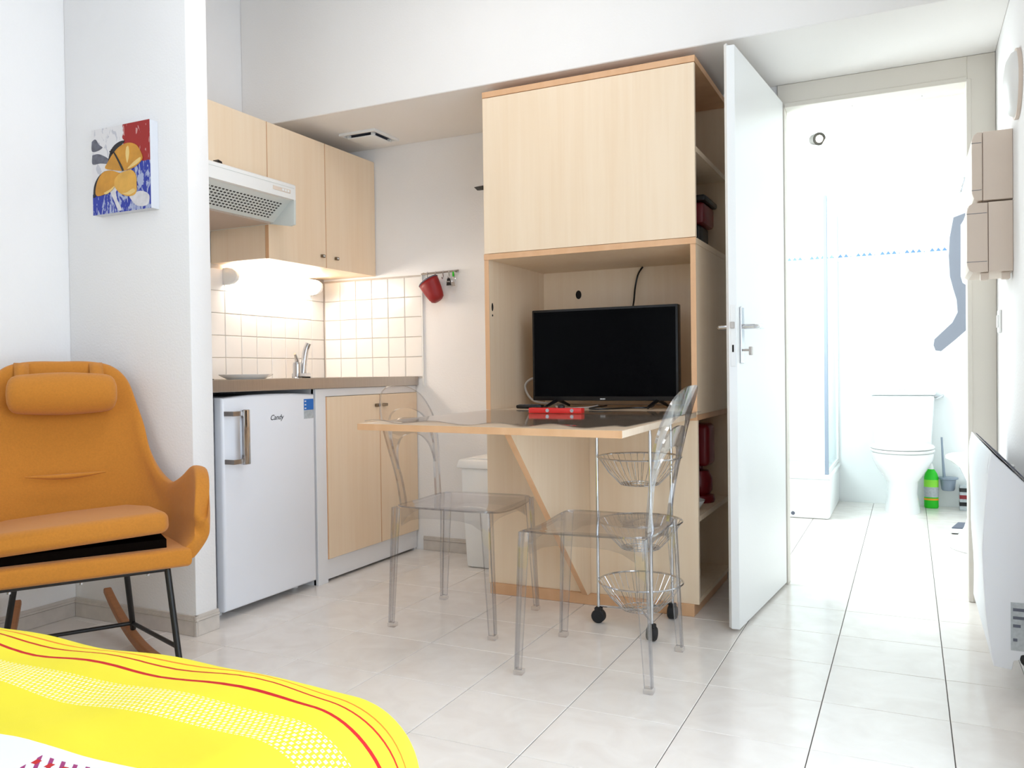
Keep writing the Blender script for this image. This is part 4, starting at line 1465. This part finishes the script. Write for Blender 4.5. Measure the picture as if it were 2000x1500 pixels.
# headrest roll with two straps over the top
hp_ = BM()
prof = []
NR = 20
Lh = 0.168
for i in range(NR + 1):
    s = math.sin(math.pi * (i / NR - 0.5))
    prof.append((s * Lh, 0.069 * (1 - abs(s) ** 14) ** 0.5 * (0.94 + 0.06 * math.cos(3 * s)) + 0.004))
ringsH = []
for (xx, r_) in prof:
    ringsH.append([hp_.verts.new((xx, 0.262 + 0.72 * r_ * math.cos(2 * math.pi * k / 20), 0.872 + 1.0 * r_ * math.sin(2 * math.pi * k / 20))) for k in range(20)])
for i in range(NR):
    for k in range(20):
        hp_.faces.new((ringsH[i][k], ringsH[i + 1][k], ringsH[i + 1][(k + 1) % 20], ringsH[i][(k + 1) % 20]))
hp_.faces.new(ringsH[0])
hp_.faces.new(list(reversed(ringsH[-1])))
bmesh.ops.recalc_face_normals(hp_, faces=hp_.faces)
hr_ = obj('headrest', hp_, 'mustard', ar, 60)
for sx in (-0.118, 0.112):
    sp_ = BM()
    pts = crom([(0, 0.285, 0.90), (0, 0.325, 0.935), (0, 0.352, 0.970), (0, 0.382, 0.980), (0, 0.413, 0.958), (0, 0.414, 0.90)], 16)
    A = [(sp_.verts.new((sx - 0.022, p.y, p.z)), sp_.verts.new((sx + 0.022, p.y, p.z))) for p in pts]
    for i in range(len(A) - 1):
        sp_.faces.new((A[i][0], A[i][1], A[i + 1][1], A[i + 1][0]))
    obj('strap', sp_, 'mustard', hr_, 60, [('SOLIDIFY', {'thickness': 0.004})])
# tuck across the back
tk = BM()
N_ = 16
pts = [(-0.12 + 0.24 * i / N_, 0.2105 + 0.0105 * 0, 0.60 - 0.006 * math.sin(math.pi * i / N_)) for i in range(N_ + 1)]
tube(tk, pts, [0.002 + 0.007 * math.sin(math.pi * i / N_) for i in range(N_ + 1)], 8)
obj('back_tuck', tk, 'mustard', ar, 60)
# black steel frame
legs = {'fr': ((0.235, -0.245, 0.345), (0.256, -0.310, 0.046)), 'fl': ((-0.235, -0.245, 0.345), (-0.256, -0.310, 0.046)),
        'br': ((0.150, 0.02, 0.345), (0.190, 0.150, 0.060)), 'bl': ((-0.150, 0.02, 0.345), (-0.190, 0.150, 0.060))}
for k in ('fr', 'fl', 'br', 'bl'):
    obj('leg', tube(BM(), [legs[k][0], legs[k][1]], 0.0095, 10), 'black_metal', ar, 50)
b = BM()
for s in (-1, 1):
    tube(b, [(s * 0.235, -0.245, 0.338), (s * 0.150, 0.02, 0.338)], 0.009, 8)
tube(b, [(-0.235, -0.245, 0.338), (0.235, -0.245, 0.338)], 0.009, 8)
tube(b, [(-0.150, 0.02, 0.338), (0.150, 0.02, 0.338)], 0.009, 8)
obj('seat_frame', b, 'black_metal', ar, 50)
obj('cross_bar', tube(BM(), [(0.187, 0.141, 0.082), (-0.187, 0.141, 0.082)], 0.007, 8), 'black_metal', ar, 50)
for s in (-1, 1):
    obj('side_bar', tube(BM(), [(s * 0.187, 0.141, 0.082), (s * 0.2525, -0.298, 0.107)], 0.007, 8), 'black_metal', ar, 50)
for (x_, y_) in ((0.0, -0.25), (0.18, -0.25), (-0.18, -0.25)):
    obj('bolt', lathe(BM(), [(0.006, 0), (0.006, 0.006)], (x_, y_ + 0.012, 0.322), 8), 'chrome', ar)
# wooden rockers
for s in (-1, 1):
    b = BM()
    R_ = 1.05
    x0_, hw, ht = s * 0.243, 0.014, 0.034
    sect = []
    for i in range(25):
        yv = -0.42 + 0.86 * i / 24
        zc = R_ - math.sqrt(R_ * R_ - (yv + 0.06) ** 2)
        h_ = ht * (1 - 0.35 * abs(2 * i / 24 - 1) ** 3)
        xx = s * (0.256 - 0.150 * (yv + 0.310))
        sect.append([b.verts.new((xx - hw, yv, zc + 0.001)), b.verts.new((xx + hw, yv, zc + 0.001)), b.verts.new((xx + hw, yv, zc + h_)), b.verts.new((xx - hw, yv, zc + h_))])
    for i in range(24):
        for k in range(4):
            b.faces.new((sect[i][k], sect[i][(k + 1) % 4], sect[i + 1][(k + 1) % 4], sect[i + 1][k]))
    b.faces.new(sect[0])
    b.faces.new(list(reversed(sect[-1])))
    bmesh.ops.recalc_face_normals(b, faces=b.faces)
    obj('rocker', b, 'rocker_wood', ar, 40, [('BEVEL', {'width': 0.005, 'segments': 2, 'limit_method': 'ANGLE'})])
ar.location = (-2.385, 1.738, 0)
ar.rotation_euler = (0, 0, math.radians(58.3))

# ------------------------------------------------------------------ bed and duvet
bed = thing('bed', 'bed under the yellow printed duvet', 'bed', (-1.68, 0.1, 0))
obj('base', box(BM(), -2.72, -0.76, -0.62, 0.80, 0.06, 0.24, 0.01), 'mattress', bed)
obj('mattress', box(BM(), -2.74, -0.75, -0.64, 0.82, 0.24, 0.47, 0.05, 4), 'mattress', bed, 40)
for (x, y) in ((-2.66, -0.56), (-0.82, -0.56), (-2.66, 0.74), (-0.82, 0.74)):
    obj('leg', box(BM(), x - 0.03, x + 0.03, y - 0.03, y + 0.03, 0, 0.06), 'black_metal', bed)

dv = BM()
uvl = dv.loops.layers.uv.new('UVMap')
cx_, cy_, rr, zt = -0.69, 0.858, 0.122, 0.502
us = [-2.76 + 0.03 * i for i in range(int((2.76 - 0.78) / 0.03))] + [-0.78 + 0.012 * i for i in range(44)]
vs_ = [-0.66 + 0.04 * i for i in range(int(1.06 / 0.04))] + [0.40 + 0.012 * i for i in range(66)]


def dpos(u, v):
    du, dv_ = max(0, u - cx_), max(0, v - cy_)
    s = math.hypot(du, dv_)
    wr = 0.0045 * math.sin(u * 9 + v * 4 + 1.2 * math.sin(v * 7)) + 0.003 * math.sin(u * 23 - v * 13) + 0.0018 * math.sin(v * 47 + u * 17)
    if s <= 1e-9:
        return (u, v, zt + wr)
    ph = math.atan2(dv_, du)
    q = rr * math.pi / 2
    if s < q:
        rho, drop = rr * math.sin(s / rr), rr * (1 - math.cos(s / rr))
    else:
        rho, drop = rr + 0.02 * (s - q) * (1 + math.sin(u * 30 + v * 26)), rr + (s - q)
    x = min(u, cx_) + rho * math.cos(ph)
    y = min(v, cy_) + rho * math.sin(ph)
    return (x, y, zt - drop + wr * max(0, 1 - s / q))


G = [[dv.verts.new(dpos(u, v)) for u in us] for v in vs_]
for j in range(len(vs_) - 1):
    for i in range(len(us) - 1):
        f = dv.faces.new((G[j][i], G[j][i + 1], G[j + 1][i + 1], G[j + 1][i]))
        for lp_, (a, c) in zip(f.loops, ((i, j), (i + 1, j), (i + 1, j + 1), (i, j + 1))):
            lp_[uvl].uv = (us[a], vs_[c])
tag(obj('duvet', dv, 'duvet_print', None, 180, [('SOLIDIFY', {'thickness': 0.012, 'offset': -1.0})]),
    'bright yellow duvet with red lines and a white dotted band on the bed', 'duvet')

# ------------------------------------------------------------------ painting on the partition
PX0, PX1, PY0, PY1, PZ0, PZ1 = -2.742, -2.438, 2.110, 2.1455, 1.530, 1.846
pn = thing('painting', 'small unframed canvas of an orange flower on red white and blue', 'painting', ((PX0 + PX1) / 2, PY1, PZ0))
obj('canvas', box(BM(), PX0, PX1, PY0, PY1, PZ0, PZ1, 0.001), 'canvas_edge', pn)
b = BM()
ul = b.loops.layers.uv.new('UVMap')
q = [b.verts.new(p) for p in ((PX0, PY0 - 0.0006, PZ0), (PX1, PY0 - 0.0006, PZ0), (PX1, PY0 - 0.0006, PZ1), (PX0, PY0 - 0.0006, PZ1))]
f = b.faces.new(q)
for l, uvv in zip(f.loops, ((0, 0), (1, 0), (1, 1), (0, 1))):
    l[ul].uv = uvv
pf = obj('paint_ground', b, 'canvas_paint', pn)


def stroke(name, pts, m_, lift, parent):
    """closed brush shape given in picture coordinates of the canvas (557..890, 290..795)"""
    P_ = [((x - 557) / 333.0, 1 - (y - 293) / 502.0) for x, y in pts]
    loop = crom([(p[0], p[1], 0) for p in P_ + [P_[0]]], 40)[:-1]
    bm = BM()
    poly = [(PX0 + p.x * (PX1 - PX0), PZ0 + p.y * (PZ1 - PZ0)) for p in loop]
    prism(bm, poly, 'y', PY0 - lift - 0.0006, PY0 - lift + 0.0004)
    return obj(name, bm, m_, parent)


stroke('smear', [(560, 440), (600, 440), (655, 478), (650, 503), (605, 495), (560, 492)], 'brush_grey', 0.0010, pn)
stroke('smear', [(558, 360), (580, 350), (600, 385), (620, 405), (590, 420), (558, 415)], 'brush_grey', 0.0010, pn)
stroke('dark_stroke', [(650, 500), (665, 440), (690, 405), (725, 388), (750, 392), (715, 425), (680, 470)], 'brush_black', 0.0012, pn)  # black leaf at the upper left of the flower
stroke('dark_stroke', [(560, 690), (568, 620), (595, 570), (635, 545), (605, 585), (580, 640), (575, 685)], 'brush_black', 0.0012, pn)  # dark outline left of the lower petal
stroke('white_dab', [(660, 670), (690, 668), (700, 720), (725, 780), (705, 782), (685, 730)], 'brush_white', 0.0012, pn)
stroke('white_dab', [(770, 715), (830, 690), (880, 720), (870, 775), (810, 770)], 'brush_white', 0.0012, pn)
stroke('petal', [(738, 562), (690, 550), (636, 530), (650, 498), (680, 455), (720, 418), (770, 405), (815, 425), (842, 475), (846, 515), (800, 552)], 'petal', 0.0018, pn)
stroke('petal', [(718, 570), (670, 548), (625, 550), (592, 590), (576, 650), (585, 684), (630, 680), (665, 664), (695, 630)], 'petal', 0.0019, pn)
stroke('petal', [(722, 572), (692, 600), (690, 645), (722, 690), (770, 712), (808, 700), (814, 640), (808, 590), (780, 562)], 'petal_gold', 0.0022, pn)
stroke('petal_light', [(760, 430), (772, 425), (776, 470), (764, 520), (756, 470)], 'petal_pale', 0.0026, pn)
stroke('petal_light', [(800, 520), (838, 500), (832, 525), (790, 548), (765, 552)], 'petal_pale', 0.0026, pn)
stroke('petal_light', [(730, 690), (770, 705), (806, 690), (795, 672), (760, 688)], 'petal_pale', 0.0028, pn)
stroke('petal_light', [(625, 672), (660, 658), (690, 640), (672, 664), (640, 682)], 'petal_pale', 0.0028, pn)
stroke('stamen', [(735, 562), (715, 510), (690, 455), (684, 440), (696, 452), (722, 505), (743, 556)], 'brush_black', 0.0032, pn)
for (x, y) in ((676, 430), (668, 438), (680, 442), (672, 446)):
    stroke('stamen_dot', [(x - 5, y), (x, y - 5), (x + 5, y), (x, y + 5)], 'brush_black', 0.0032, pn)

# ------------------------------------------------------------------ right wall: boxes, lamp, switch, radiator
def wall_box(label, x0, z0, z1, y0, y1, seam):
    t = thing('electrical_box', label, 'electrical box', (RW, (y0 + y1) / 2, z0), 'electrical boxes on the right wall')
    r = 0.018
    xs = RW - 0.0005
    prof = [(xs, z0), (xs, z1), (x0 + r, z1), (x0 + 0.006, z1 - 0.008), (x0, z1 - r * 1.4), (x0, z0 + r * 1.4), (x0 + 0.006, z0 + 0.008), (x0 + r, z0)]
    mid = x0 + seam
    obj('back_shell', prism(BM(), [p for p in prof[:2]] + [(mid, z1), (mid, z0)], 'y', y0 + 0.001, y1 - 0.001, 0.003, 2), 'beige_plastic', t, 30)
    obj('cover', prism(BM(), [(mid - 0.0012, z0 + 0.0012), (mid - 0.0012, z1 - 0.0012)] + prof[2:], 'y', y0, y1, 0.004, 3), 'beige_plastic', t, 30)
    for zz in (z1 - 0.035, z0 + 0.035):
        obj('groove', box(BM(), x0 - 0.0004, mid - 0.004, y0 - 0.0004, y0 + 0.0008, zz - 0.0008, zz + 0.0008), 'grey_lining', t)
    return t


wall_box('upper beige electrical box on the right wall beside the door', 0.188, 1.466, 1.690, 3.11, 3.36, 0.032)
wall_box('lower beige electrical box on the right wall beside the door', 0.173, 1.232, 1.460, 3.11, 3.38, 0.062)
cd = thing('conduit', 'two short cable ducts below the lower electrical box', 'conduit', (RW, 3.2, 1.2))
for x in (0.225, 0.285):
    obj('duct', box(BM(), x - 0.012, x + 0.012, 3.125, 3.16, 1.208, 1.2315, 0.002), 'beige_plastic', cd)

wl = thing('wall_lamp', 'round white bulkhead lamp high on the right wall', 'lamp', (RW, 2.93, 1.78))
obj('base', lathe(BM(), [(0.105, 0), (0.105, -0.010)], (RW - 0.0005, 2.95, 1.782), 32, 'x'), 'beige_plastic', wl, 40)
obj('dome', lathe(BM(), [(0.098, -0.0105), (0.092, -0.022), (0.07, -0.034), (0.035, -0.040), (0.005, -0.042)], (RW, 2.95, 1.782), 32, 'x'), 'white_plastic', wl, 60)

sw = thing('light_switch', 'white light switch on the right wall near the door casing', 'switch', (RW, 3.53, 1.05))
obj('plate', box(BM(), RW - 0.009, RW - 0.0005, 3.49, 3.57, 1.047, 1.130, 0.002), 'white_plastic', sw)
obj('rocker', box(BM(), RW - 0.013, RW - 0.009, 3.51, 3.55, 1.065, 1.112, 0.002), 'white_plastic', sw)

rd = thing('radiator', 'white electric wall radiator with bulging front and top grille', 'radiator', (RW, 2.98, 0.1))


def rend(bulge, z0=0.100, z1=0.690):
    pts = crom([(0.200, z1, 0), (0.190, z1 - 0.07, 0), (bulge, z1 - 0.24, 0), (bulge, z0 + 0.27, 0), (bulge + 0.008, z0 + 0.13, 0), (0.203, z0 + 0.005, 0)], 18)
    return [(p.x, p.y) for p in pts] + [(0.245, z0), (0.250, z0 + 0.025), (0.297, z0 + 0.04), (0.297, z1 - 0.10)]


obj('front_panel', prism(BM(), rend(0.196), 'y', 2.615, 3.372, 0.002), 'fridge_white', rd, 40)
obj('end_panel', prism(BM(), rend(0.178), 'y', 2.585, 2.614, 0.004, 2), 'fridge_white', rd, 40)
obj('end_panel', prism(BM(), rend(0.196), 'y', 3.3725, 3.385, 0.002), 'fridge_white', rd, 40)
gs = prism(BM(), [(0.206, 0.6885), (0.290, 0.6025), (0.290, 0.6045), (0.206, 0.6915)], 'y', 2.60, 3.36)
gr_ = obj('top_grille', gs, 'satin_metal', rd)
for k in range(3):
    x0_ = 0.212 + k * 0.027
    z0_ = 0.690 - (x0_ - 0.206) * 1.024 + 0.001
    obj('grille_slot', prism(BM(), [(x0_, z0_), (x0_ + 0.018, z0_ - 0.0184), (x0_ + 0.018, z0_ - 0.0150), (x0_, z0_ + 0.0035)], 'y', 2.578, 3.35), 'grey_lining', gr_)
lb = obj('rating_label', box(BM(), 0.243, 0.292, 2.5835, 2.5855, 0.155, 0.285), 'grey_label', rd)
for k, zz in enumerate((0.262, 0.24, 0.218, 0.18)):
    obj('print_line', box(BM(), 0.248, 0.282 - 0.008 * k, 2.5828, 2.5838, zz, zz + 0.008), 'grey_lining', lb)
obj('power_plug', tube(BM(), [(0.268, 2.60, 0.150), (0.275, 2.585, 0.128), (0.29, 2.58, 0.112)], 0.010, 10), 'rubber', rd, 50)
obj('bracket', box(BM(), 0.26, 0.3045, 2.75, 2.81, 0.2, 0.6), 'white_plastic', rd)
obj('bracket', box(BM(), 0.26, 0.3045, 3.1, 3.16, 0.2, 0.6), 'white_plastic', rd)

# ------------------------------------------------------------------ bathroom
sh = thing('shower_tray', 'high white shower tray in the bathroom corner', 'shower tray', (-0.83, 5.72, 0))
b = BM()
box(b, -1.245, -0.440, 5.345, 6.125, 0.0, 0.25, 0.02, 3)
obj('tray', b, 'tray_white', sh, 40)
obj('rim', box(BM(), -1.245, -0.432, 5.338, 6.125, 0.245, 0.272, 0.01, 3), 'tray_white', sh, 40)
obj('access_plug', lathe(BM(), [(0.012, 0), (0.010, -0.002)], (-0.655, 5.3445, 0.03), 12, 'y'), 'grey_lining', sh)
se = thing('shower_screen', 'clear glass shower enclosure with white corner posts', 'shower screen', (-0.83, 5.72, 0.272))
obj('front_pane', box(BM(), -1.24, -0.468, 5.375, 5.381, 0.30, 1.96), 'glass', se)
obj('side_pane', box(BM(), -0.458, -0.452, 5.39, 6.12, 0.30, 1.96), 'glass', se)
obj('corner_post', box(BM(), -0.470, -0.448, 5.368, 5.388, 0.273, 1.975, 0.002), 'blue_grey', se)
obj('wall_post', box(BM(), -0.466, -0.444, 6.10, 6.125, 0.273, 1.975, 0.002), 'white_plastic', se)
obj('bottom_rail', box(BM(), -1.24, -0.470, 5.370, 5.386, 0.273, 0.30, 0.002), 'white_plastic', se)
obj('bottom_rail', box(BM(), -0.464, -0.446, 5.388, 6.10, 0.273, 0.30, 0.002), 'white_plastic', se)
obj('top_rail', box(BM(), -1.24, -0.470, 5.370, 5.386, 1.955, 1.975, 0.002), 'white_plastic', se)
obj('top_rail', box(BM(), -0.464, -0.446, 5.388, 6.10, 1.955, 1.975, 0.002), 'white_plastic', se)

wc = thing('toilet', 'white close coupled toilet against the bathroom wall', 'toilet', (-0.045, 5.85, 0))
WX = -0.045
b = BM()
secs = [(0.0, 0.105, 0.17, 5.86), (0.02, 0.103, 0.17, 5.86), (0.12, 0.088, 0.15, 5.86), (0.20, 0.095, 0.16, 5.84), (0.28, 0.145, 0.205, 5.80), (0.34, 0.175, 0.23, 5.78), (0.385, 0.182, 0.24, 5.77), (0.392, 0.172, 0.23, 5.77)]
rg = []
for (z, a, c, yc) in secs:
    rg.append([b.verts.new((WX + a * math.cos(2 * math.pi * k / 32), yc + c * math.sin(2 * math.pi * k / 32), z)) for k in range(32)])
for i in range(len(rg) - 1):
    for k in range(32):
        b.faces.new((rg[i][k], rg[i][(k + 1) % 32], rg[i + 1][(k + 1) % 32], rg[i + 1][k]))
b.faces.new(list(reversed(rg[0])))
b.faces.new(rg[-1])
obj('bowl', b, 'porcelain', wc, 60)


def oval(bm, a, c, yc, z0, z1, inset):
    rr_ = []
    for (z, k_) in ((z0, inset), (z0 + (z1 - z0) * 0.4, 0), (z1, inset * 1.5)):
        rr_.append([bm.verts.new((WX + (a - k_) * math.cos(2 * math.pi * k / 32), yc + (c - k_) * math.sin(2 * math.pi * k / 32), z)) for k in range(32)])
    for i in range(2):
        for k in range(32):
            bm.faces.new((rr_[i][k], rr_[i][(k + 1) % 32], rr_[i + 1][(k + 1) % 32], rr_[i + 1][k]))
    bm.faces.new(list(reversed(rr_[0])))
    bm.faces.new(rr_[-1])
    return bm


obj('seat', oval(BM(), 0.187, 0.245, 5.768, 0.394, 0.411, 0.004), 'white_plastic', wc, 40)
obj('lid', oval(BM(), 0.187, 0.245, 5.768, 0.415, 0.432, 0.004), 'white_plastic', wc, 40)
obj('hinge', box(BM(), WX - 0.08, WX + 0.08, 5.955, 5.975, 0.392, 0.42, 0.004), 'white_plastic', wc)
obj('cistern', hexa(BM(), [(WX - 0.17, 5.975, 0.40), (WX + 0.17, 5.975, 0.40), (WX + 0.17, 6.122, 0.40), (WX - 0.17, 6.122, 0.40)],
                    [(WX - 0.19, 5.96, 0.74), (WX + 0.19, 5.96, 0.74), (WX + 0.19, 6.122, 0.74), (WX - 0.19, 6.122, 0.74)], 0.02), 'porcelain', wc, 40)
obj('cistern_lid', box(BM(), WX - 0.197, WX + 0.197, 5.952, 6.124, 0.741, 0.770, 0.01, 2), 'porcelain', wc, 40)
obj('flush_button', lathe(BM(), [(0.022, 0), (0.02, 0.006)], (WX, 6.04, 0.770), 18), 'chrome', wc, 40)

bo = thing('cleaner_bottle', 'bright green cleaner bottle with white cap beside the toilet', 'bottle', (0.122, 6.05, 0))
BC = (0.124, 6.045, 0.001)
obj('body', lathe(BM(), [(0.040, 0), (0.043, 0.01), (0.043, 0.20), (0.036, 0.225), (0.022, 0.248), (0.017, 0.254)], BC, 24, 'z', 1.0, 0.7), 'green_plastic', bo, 50)
obj('cap', lathe(BM(), [(0.016, 0.254), (0.015, 0.268), (0.009, 0.286), (0.007, 0.290)], BC, 18), 'white_plastic', bo, 50)
lb = obj('label_top', lathe(BM(), [(0.0434, 0.138), (0.0434, 0.185)], BC, 24, 'z', 1.0, 0.7), 'lime_label', bo, 50)
obj('label_middle', lathe(BM(), [(0.0435, 0.072), (0.0435, 0.138)], BC, 24, 'z', 1.0, 0.7), 'grey_label', bo, 50)
obj('label_band', lathe(BM(), [(0.0436, 0.052), (0.0436, 0.064)], BC, 24, 'z', 1.0, 0.7), 'orange_label', bo, 50)

br = thing('toilet_brush', 'toilet brush in a blue grey wall cup beside the bottle', 'toilet brush', (0.205, 6.05, 0.12))
obj('cup', lathe(BM(), [(0.034, 0), (0.040, 0.01), (0.046, 0.07), (0.060, 0.076), (0.060, 0.086), (0.030, 0.088)], (0.222, 6.055, 0.118), 24), 'blue_grey', br, 40)
obj('handle', tube(BM(), [(0.200, 6.05, 0.20), (0.192, 6.045, 0.33), (0.186, 6.04, 0.465)], [0.010, 0.007, 0.006], 10), 'blue_grey', br, 50)
obj('wall_mount', box(BM(), 0.197, 0.217, 6.09, 6.1295, 0.16, 0.19), 'chrome', br)

pk = thing('packet', 'small dark patterned packet by the wall behind the white pedestal', 'packet', (0.31, 6.03, 0))
obj('body', box(BM(), 0.285, 0.40, 5.99, 6.06, 0.0, 0.16, 0.003), 'grey_label', pk)
for k, m_ in enumerate(('print_black', 'dark_red', 'print_black')):
    obj('stripe', box(BM(), 0.2846, 0.4004, 5.9896, 6.0604, 0.03 + 0.045 * k, 0.055 + 0.045 * k), m_, pk)

pd = thing('pedestal', 'white hourglass shaped bathroom pedestal partly behind the door casing', 'pedestal', (0.385, 4.78, 0))
obj('body', lathe(BM(), [(0.205, 0), (0.210, 0.006), (0.185, 0.03), (0.140, 0.10), (0.116, 0.18), (0.110, 0.25), (0.122, 0.33), (0.160, 0.41), (0.200, 0.44), (0.212, 0.448)], (0.385, 4.78, 0.0005), 40), 'porcelain', pd, 60)
obj('rim', lathe(BM(), [(0.214, 0.449), (0.221, 0.455), (0.221, 0.468), (0.212, 0.474)], (0.385, 4.78, 0.0005), 40), 'porcelain', pd, 40)

bs = thing('bathroom_scale', 'small grey and white bathroom scale on the floor beside the pedestal', 'scale', (0.27, 5.23, 0))
obj('platform', prism(BM(), [(0.195, 5.13), (0.45, 5.16), (0.45, 5.36), (0.24, 5.34)], 'z', 0.006, 0.03, 0.004), 'white_plastic', bs, 30)
obj('mat', prism(BM(), [(0.205, 5.14), (0.44, 5.168), (0.44, 5.35), (0.245, 5.33)], 'z', 0.030, 0.036), 'grey_lining', bs)
obj('feet', prism(BM(), [(0.205, 5.14), (0.235, 5.145), (0.235, 5.165), (0.205, 5.16)], 'z', 0.0005, 0.0065), 'rubber', bs)

ws = thing('washbasin', 'white wall basin with chrome tap on the bathroom right wall', 'washbasin', (0.5, 5.35, 0.6))
b = BM()
NB = 32
prof = [(0.06, 0.0), (0.13, 0.02), (0.19, 0.08), (0.225, 0.15), (0.232, 0.165), (0.222, 0.170), (0.18, 0.12), (0.08, 0.06)]
lathe(b, prof, (0.50, 5.42, 0.66), NB, 'z', 0.92, 1.1)
obj('bowl', b, 'porcelain', ws, 50)
obj('tap', tube(BM(), crom([(0.56, 5.30, 0.80), (0.55, 5.30, 0.90), (0.44, 5.31, 0.93), (0.32, 5.33, 0.89), (0.30, 5.34, 0.86)], 18), 0.011, 10), 'chrome', ws, 50)
obj('shelf_to_wall', box(BM(), 0.60, 0.715, 5.2, 5.65, 0.79, 0.83, 0.01), 'porcelain', ws)
rhd = thing('roll_holder', 'chrome paper holder on the bathroom far wall above the brush', 'roll holder', (0.175, 6.1, 0.70))
obj('arm', tube(BM(), crom([(0.195, 6.128, 0.735), (0.195, 6.06, 0.735), (0.16, 6.05, 0.715), (0.135, 6.05, 0.712)], 12), 0.006, 8), 'chrome', rhd, 50)
obj('cover', box(BM(), 0.13, 0.20, 6.08, 6.128, 0.725, 0.735, 0.002), 'chrome', rhd)

# wavy mirror
mw = thing('wavy_mirror', 'tall wavy edged mirror panel in the bathroom behind the door casing', 'mirror', (0.28, 5.2, 1.0))
mp_ = [(0.340, 1.775), (0.289, 1.771), (0.224, 1.749), (0.205, 1.64), (0.200, 1.538), (0.205, 1.425), (0.222, 1.350), (0.237, 1.295), (0.242, 1.224), (0.216, 1.168),
       (0.127, 1.078), (0.122, 1.045), (0.132, 1.015), (0.160, 1.010), (0.230, 1.072), (0.298, 1.137), (0.380, 1.215), (0.300, 1.360), (0.284, 1.372), (0.267, 1.385), (0.258, 1.421), (0.259, 1.704), (0.285, 1.752)]
obj('glass', prism(BM(), mp_, 'y', 5.19, 5.20, 0.001), 'mirror_reflection_grey', mw)
obj('stand_off', tube(BM(), [(0.33, 5.201, 1.24), (0.45, 5.23, 1.24), (0.7195, 5.23, 1.24)], 0.008, 8), 'chrome', mw)

# ceiling spotlight with two heads
spx, spy = -0.430, 4.75
sl_ = thing('spotlight', 'white two headed ceiling spotlight in the bathroom', 'lamp', (spx, spy, BZ))
obj('plate', lathe(BM(), [(0.055, -0.012), (0.060, -0.004), (0.060, -0.0005)], (spx, spy, BZ), 24), 'white_plastic', sl_, 40)
obj('stem', tube(BM(), [(spx - 0.01, spy, BZ - 0.01), (spx - 0.012, spy, BZ - 0.075)], 0.006, 8), 'chrome', sl_, 50)
h1 = BM()
dirc = Vector((0.42, -0.88, -0.22)).normalized()
c0 = Vector((spx - 0.012, spy, BZ - 0.10))
tube(h1, [c0 - dirc * 0.05, c0 - dirc * 0.045, c0 + dirc * 0.03, c0 + dirc * 0.034], [0.018, 0.028, 0.034, 0.034], 20)
hd1 = obj('head', h1, 'spot_grey', sl_, 40)
obj('bulb', tube(BM(), [c0 + dirc * 0.0335, c0 + dirc * 0.038], [0.019, 0.017], 18), 'spot_bulb', hd1, 40)
obj('stem', tube(BM(), [(spx + 0.03, spy, BZ - 0.01), (spx + 0.05, spy, BZ - 0.12)], 0.006, 8), 'white_plastic', sl_, 50)
h2 = BM()
c1 = Vector((spx + 0.055, spy, BZ - 0.14))
d2 = Vector((0.75, 0.25, -0.45)).normalized()
tube(h2, [c1 - d2 * 0.04, c1 - d2 * 0.035, c1 + d2 * 0.04, c1 + d2 * 0.044], [0.018, 0.026, 0.030, 0.030], 20)
hd2 = obj('head', h2, 'white_plastic', sl_, 40)
obj('bulb', tube(BM(), [c1 + d2 * 0.0435, c1 + d2 * 0.048], [0.019, 0.017], 18), 'spot_bulb', hd2, 40)
cs_ = thing('mirror_light', 'chrome spotlight on an arm above the wavy mirror', 'lamp', (0.33, 5.15, 1.9))
obj('head', tube(BM(), crom([(0.272, 5.15, 1.985), (0.276, 5.15, 1.95), (0.268, 5.15, 1.915), (0.258, 5.15, 1.875)], 10), [0.010, 0.013, 0.016, 0.018, 0.018, 0.016, 0.017, 0.018, 0.018, 0.014], 12), 'chrome', cs_, 50)
obj('arm', tube(BM(), [(0.275, 5.15, 1.96), (0.40, 5.17, 2.0), (0.7195, 5.2, 2.0)], 0.007, 8), 'chrome', cs_, 50)

# made-up fitting for the added fill light (above the frame)
cl_ = thing('added_ceiling_fitting', 'added square white ceiling fitting over the fill light, out of view', 'lamp', (-1.45, 2.05, CZ))
obj('housing', box(BM(), -1.85, -1.05, 1.65, 2.45, CZ - 0.05, CZ - 0.001, 0.01, 2), 'white_plastic', cl_, 40)
obj('frame', box(BM(), -1.87, -1.03, 1.63, 2.47, CZ - 0.075, CZ - 0.05, 0.006, 2), 'white_lacquer', cl_, 40)
